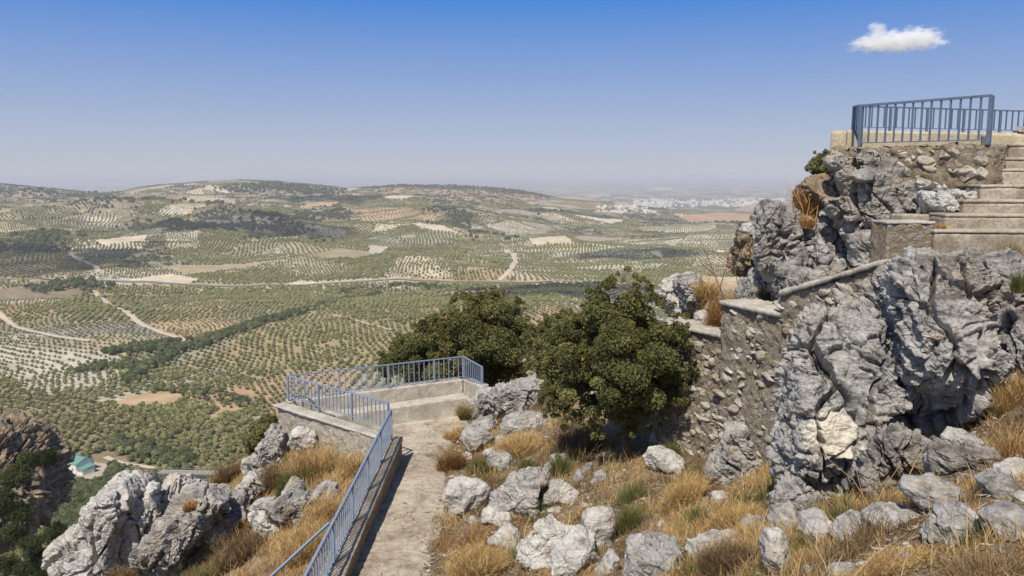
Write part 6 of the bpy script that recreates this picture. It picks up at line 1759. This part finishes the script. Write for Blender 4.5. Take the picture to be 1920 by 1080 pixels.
SH = [
 ("golden feathery dry bush against the terrace wall left of the railing", 590, 915, 150, 70, GOLD, 3500, 14.9, 1.2),
 ("golden dry bush just left of the railing's upper bend", 662, 905, 70, 60, GOLD, 3500, 13.9, 1.2),
 ("dark olive broom bush in front of the golden bush by the terrace wall", 555, 905, 110, 60, GREEN * 0.8, 3500, 14.6, 1.5),
 ("thin brown bush on top of the terrace wall's outer corner", 530, 815, 42, 75, BROWN, 1200, 17.3, 1.0),
 ("rust brown bush behind the cracked boulder left of the path", 460, 985, 110, 50, RUSTC, 3000, 14.2, 1.5),
 ("grey-brown tangled bush below the rust brown one", 450, 1065, 140, 70, BROWN, 4500, 12.6, 2.0),
 ("golden straw heap in the bottom left grass beside the handrail", 560, 1070, 160, 85, GOLD, 5000, 11.4, 1.5),
 ("grey-green brush at the bottom edge left of the handrail", 370, 1095, 130, 60, (GREEN + BROWN) / 2, 5500, 12.2, 2.0),
 ("brown bush in the notch above the bridge's right end", 425, 930, 60, 55, BROWN, 2000, 17.0, 1.5),
 ("dry brush between the round topped boulder and the wall", 510, 915, 60, 70, BROWN, 2500, 15.2, 1.5),
 ("small orange dry tuft growing on the broad furrowed rock", 358, 955, 40, 26, RUSTC * 1.3, 1300, 12.95, 0.5),
 ("golden bush at the railing below the rounded stone", 610, 985, 90, 70, GOLD, 3500, 12.3, 1.2),
 ("rust coloured shrub at the top of the lowest wall step", 1368, 600, 90, 95, RUSTC, 4500, 12.6, 2.0),
 ("golden tuft on the skyline rocks left of the rust coloured shrub", 1325, 560, 50, 50, GOLD, 1800, 14.2, 1.0),
 ("orange dry weed against the sky under the terrace corner", 1515, 405, 55, 70, RUSTC * 1.5, 700, 11.6, 2.5),
 ("orange tuft at the foot of the orange dry weed", 1512, 425, 40, 30, RUSTC * 1.4, 600, 11.2, 1.0),
 ("golden tuft on the ledge beside the stub wall", 1628, 458, 38, 30, GOLD, 900, 10.3, 1.0),
 ("dry tuft squeezed between stub wall and stairs", 1762, 434, 24, 32, GOLD, 600, 9.2, 0.5),
 ("small golden tuft in a crevice of the great crag", 1708, 352, 24, 18, GOLD, 400, 11.1, 0.5),
 ("golden dry stalks in the deep crack at the far right", 1850, 775, 40, 100, GOLD, 500, 7.4, 0.6),
 ("tall dry grass on the slope at the right edge", 1895, 840, 110, 80, GOLD, 3000, 7.0, 0.8),
 ("tangled dry stems hanging in the hollow beneath the overhang", 1700, 850, 170, 80, BROWN * 1.5, 500, 7.4, 0.8),
 ("sunlit orange grass in the hollow below the smooth boulder", 1668, 930, 110, 40, RUSTC * 1.3, 1600, 7.2, 0.8),
 ("dark brown twiggy bush at the bottom edge right of centre", 1350, 1085, 120, 85, BROWN * 0.8, 4500, None, 2.0),
 ("straw coloured fallen grass under the standing grey boulder", 1375, 980, 130, 50, GOLD, 4500, None, 1.0),
 ("long golden grass left of the standing grey boulder", 1290, 950, 110, 60, GOLD, 4500, None, 1.0),
 ("brown weed with curled leaves at the path's right edge", 848, 880, 60, 60, RUSTC * .8, 1300, None, 2.0),
 ("dry tuft in the corner of the terrace bench", 852, 790, 50, 40, GOLD, 1500, 16.6, 1.0),
 ("grey-green tuft between bench and leaning boulder", 870, 785, 30, 50, (GREEN + GOLD[:4]) / 2, 900, 16.4, 1.0),
 ("brown shadowed brush left of the oak trunk", 1080, 850, 120, 70, BROWN, 5500, None, 1.5),
 ("golden grass band beyond the knobbly white boulder", 960, 850, 170, 45, GOLD, 6000, None, 0.5),
 ("golden grass at the bottom edge left of the jagged outcrop", 900, 1075, 150, 70, GOLD, 6500, None, 1.0),
 ("rusty weeds around the foot of the jagged outcrop", 1060, 1050, 110, 50, RUSTC, 3500, None, 1.5),
 ("long straw grass at the bottom right edge", 1640, 1085, 260, 60, GOLD, 6000, None, 0.8),
 ("dry grass in the bottom right corner", 1850, 1085, 220, 70, BROWN * 1.4, 6000, None, 1.0),
 ("golden grass right of the upright pale wedge", 1520, 1060, 90, 55, GOLD, 3000, None, .8),
 ("thin dry bush on the far left foot of the huge slab", 225, 1085, 80, 30, BROWN, 1200, 12.2, 1.5),
]
for i, (lb, px, py, w, h, pal, n, Y, tg) in enumerate(SH):
    clump(lb, px, py, w, h, pal, n, 300 + i, Y, tangle=tg)
TU = [
 ("green broom tuft left of the pair below the tall tilted slab", 1530, 935, 60, 65, 6.9), ("green broom tuft right of the pair below the tall tilted slab", 1578, 935, 70, 75, 6.8),
 ("dark green tuft low between cracked limestone pieces", 1570, 1000, 50, 70, 6.4), ("small dark green tuft beside the rounded hump", 1500, 985, 26, 40, 6.6),
 ("wiry green tuft at the right edge below the tall grass", 1912, 545, 40, 60, 6.9), ("tall yellow-green grass above the dark crest at the right edge", 1890, 500, 90, 75, 7.9),
 ("green tuft beside the long white rib at the lower centre", 1175, 1000, 70, 95, None), ("green tuft in the notch of the jagged outcrop", 1090, 1000, 35, 35, None),
 ("large green grass patch at the right border of the oak's shade", 1185, 940, 120, 55, None), ("deep green clump in the shade in front of the oak", 1050, 895, 60, 80, None),
 ("long green grass near the knobbly white boulder", 900, 890, 55, 50, None), ("green grass right of the small grey boulder", 985, 880, 60, 40, None),
 ("green weed near the wide end of the path", 990, 835, 40, 28, None), ("pale green tuft by the pale boulder under the wall", 1262, 840, 34, 60, 12.0),
 ("yellow-green tuft on the large flat pale boulder", 1225, 1080, 45, 45, 7.4), ("grass tuft leaning over the path's right edge in the middle", 870, 925, 45, 40, None),
 ("green-brown grass left of the standing grey boulder's foot", 1310, 985, 70, 60, None),
]
for i, (lb, px, py, w, h, Y) in enumerate(TU):
    clump(lb, px, py, w, h, GREEN * 1.1 if i != 5 else (GREEN + GOLD[:4]) / 2, 1800, 400 + i, Y, cat="grass tuft", name="grass_tuft", spread=0.35, lean=0.5)
# thin bare stems
def stems(label, pts_list, Y, colr, rad=0.004):
    m = MB(); o0 = at(pts_list[0][0][0], pts_list[0][0][1], Y)
    for pl in pts_list:
        m.tube([at(a, b, Y + 0.05 * i) - o0 for i, (a, b) in enumerate(pl)], [rad * (1 - 0.6 * i / max(1, len(pl) - 1)) for i in range(len(pl))], 5)
    t = NT("dry_stem"); mt = t.pbr(colr, 0.9)
    o = m.build("dry_weed", mt); o.location = o0; tag(o, label, "weed"); return o
stems("bare reddish twigs reaching above the lowest wall step", [[(1375,600),(1350,540),(1330,490),(1312,448)],[(1350,540),(1362,500),(1366,470)],[(1340,515),(1310,490)],[(1375,600),(1385,540),(1372,480)],[(1360,560),(1330,540)]], 12.4, (0.15, 0.07, 0.05), 0.010)
stems("tall dry stalks leaning in front of the green broom tufts", [[(1625,985),(1655,920),(1687,872)],[(1625,985),(1618,930),(1605,880)],[(1640,965),(1600,900),(1540,850)],[(1700,900),(1720,860),(1745,820)]], 6.0, (0.42, 0.25, 0.11), 0.004)
stems("thin dry stalks standing in the bottom right grass", [[(1745,1085),(1748,1000),(1740,935),(1765,878)],[(1812,1020),(1814,960),(1808,925)],[(1690,1080),(1700,1040),(1705,1010)],[(1590,1090),(1640,1040),(1700,1000)]], 4.1, (0.42, 0.28, 0.14), 0.003)
stems("orange stalks of a dead fennel plant under the terrace corner", [[(1508,430),(1505,390),(1490,345)],[(1508,430),(1518,380),(1512,340)],[(1518,400),(1535,385),(1530,350)],[(1505,390),(1488,360)],[(1528,425),(1533,390),(1545,345)],[(1514,380),(1500,350)]], 11.3, (0.42, 0.24, 0.08), 0.006)

# ---------------------------------------------------------------- the cloud in view, and the air
t = NT("cloud_in_view"); t.t.nodes.remove(t.t.nodes['Texture Coordinate']) if False else None
pv = t.n("ShaderNodeVolumePrincipled"); pv.inputs['Color'].default_value = (1, 1, 1, 1)
nz_ = t.noise(1.0, 7, 0.68, co=t.mapping(scale=(1/95., 1/95., 1/60.)))
Yc = 9000.0
cc0 = at(1685, 75, Yc)
best = None
for (a_, b_, rx_, rz_) in ((1688, 77, 74, 20), (1722, 70, 46, 20), (1645, 60, 20, 30), (1632, 82, 40, 16), (1745, 76, 28, 14)):
    c_ = at(a_, b_, Yc) - cc0; u_ = Yc / F
    mp = t.mapping(scale=(1 / (rx_ * u_), 1 / (rx_ * u_ * 0.6), 1 / (rz_ * u_)), loc=(-c_.x / (rx_ * u_), -c_.y / (rx_ * u_ * .6), -c_.z / (rz_ * u_)))
    ln_ = t.t.nodes.new('ShaderNodeVectorMath'); ln_.operation = 'LENGTH'; t.set(ln_.inputs[0], mp)
    v_ = t.math('SUBTRACT', 1.0, ln_.outputs['Value'])
    best = v_ if best is None else t.math('MAXIMUM', best, v_)
dd_ = t.math('ADD', best, t.math('MULTIPLY', t.math('SUBTRACT', nz_, 0.5), 3.0))
mr_ = t.n("ShaderNodeMapRange"); t.set(mr_.inputs[0], dd_); mr_.inputs[1].default_value = 0.05; mr_.inputs[2].default_value = 0.9; mr_.inputs[3].default_value = 0.0; mr_.inputs[4].default_value = 0.018
t.set(pv.inputs['Density'], mr_.outputs[0]); t.t.links.new(pv.outputs[0], t.out.inputs['Volume'])
M['cloudvol'] = t.m
Yc = 9000.0
cc0 = at(1685, 75, Yc)
lob = [(1612,88,20),(1632,84,22),(1655,80,24),(1680,76,28),(1705,74,30),(1732,72,30),(1752,74,20),(1640,62,14),(1644,50,12),(1650,68,16),(1665,70,18)]
bm = bmesh.new(); Vs = []; Fs = []; off = 0
D, Tf = ico(4)
for k, (a, b, r_) in enumerate(lob):
    c = at(a, b, Yc + 60 * math.sin(k * 2.1)); rr = r_ / F * Yc * 1.5
    n_ = 1 + 0.30 * fbm(D * 2.0 + k * 3, 3, k)
    Vs.append(D * n_[:, None] * np.array([rr * 1.0, rr * 0.9, rr * 0.55]) + np.array(c - cc0)); Fs.append(Tf + off); off += len(D)
co_ = mesh_np("cloud", np.concatenate(Vs), np.concatenate(Fs), M['cloudvol']); co_.location = cc0
rm = co_.modifiers.new("one_shell", 'REMESH'); rm.mode = 'VOXEL'; rm.voxel_size = 22
tag(co_, "single small white cloud in the upper right of the blue sky", "cloud")
t = NT("haze_air"); pv = t.n("ShaderNodeVolumePrincipled"); pv.inputs['Color'].default_value = (0.82, 0.84, 0.93, 1)
pv.inputs['Density'].default_value = 9.5e-5; pv.inputs['Anisotropy'].default_value = 0.2
t.t.links.new(pv.outputs[0], t.out.inputs['Volume']); M['haze'] = t.m

zmin = float(gz.min()) - 60
hz = MB().box(-61000, 61000, -3000, 61000, -260, 45).build("haze", M['haze'])
tag(hz, "thin bluish haze over the whole valley", None, None, 'stuff')
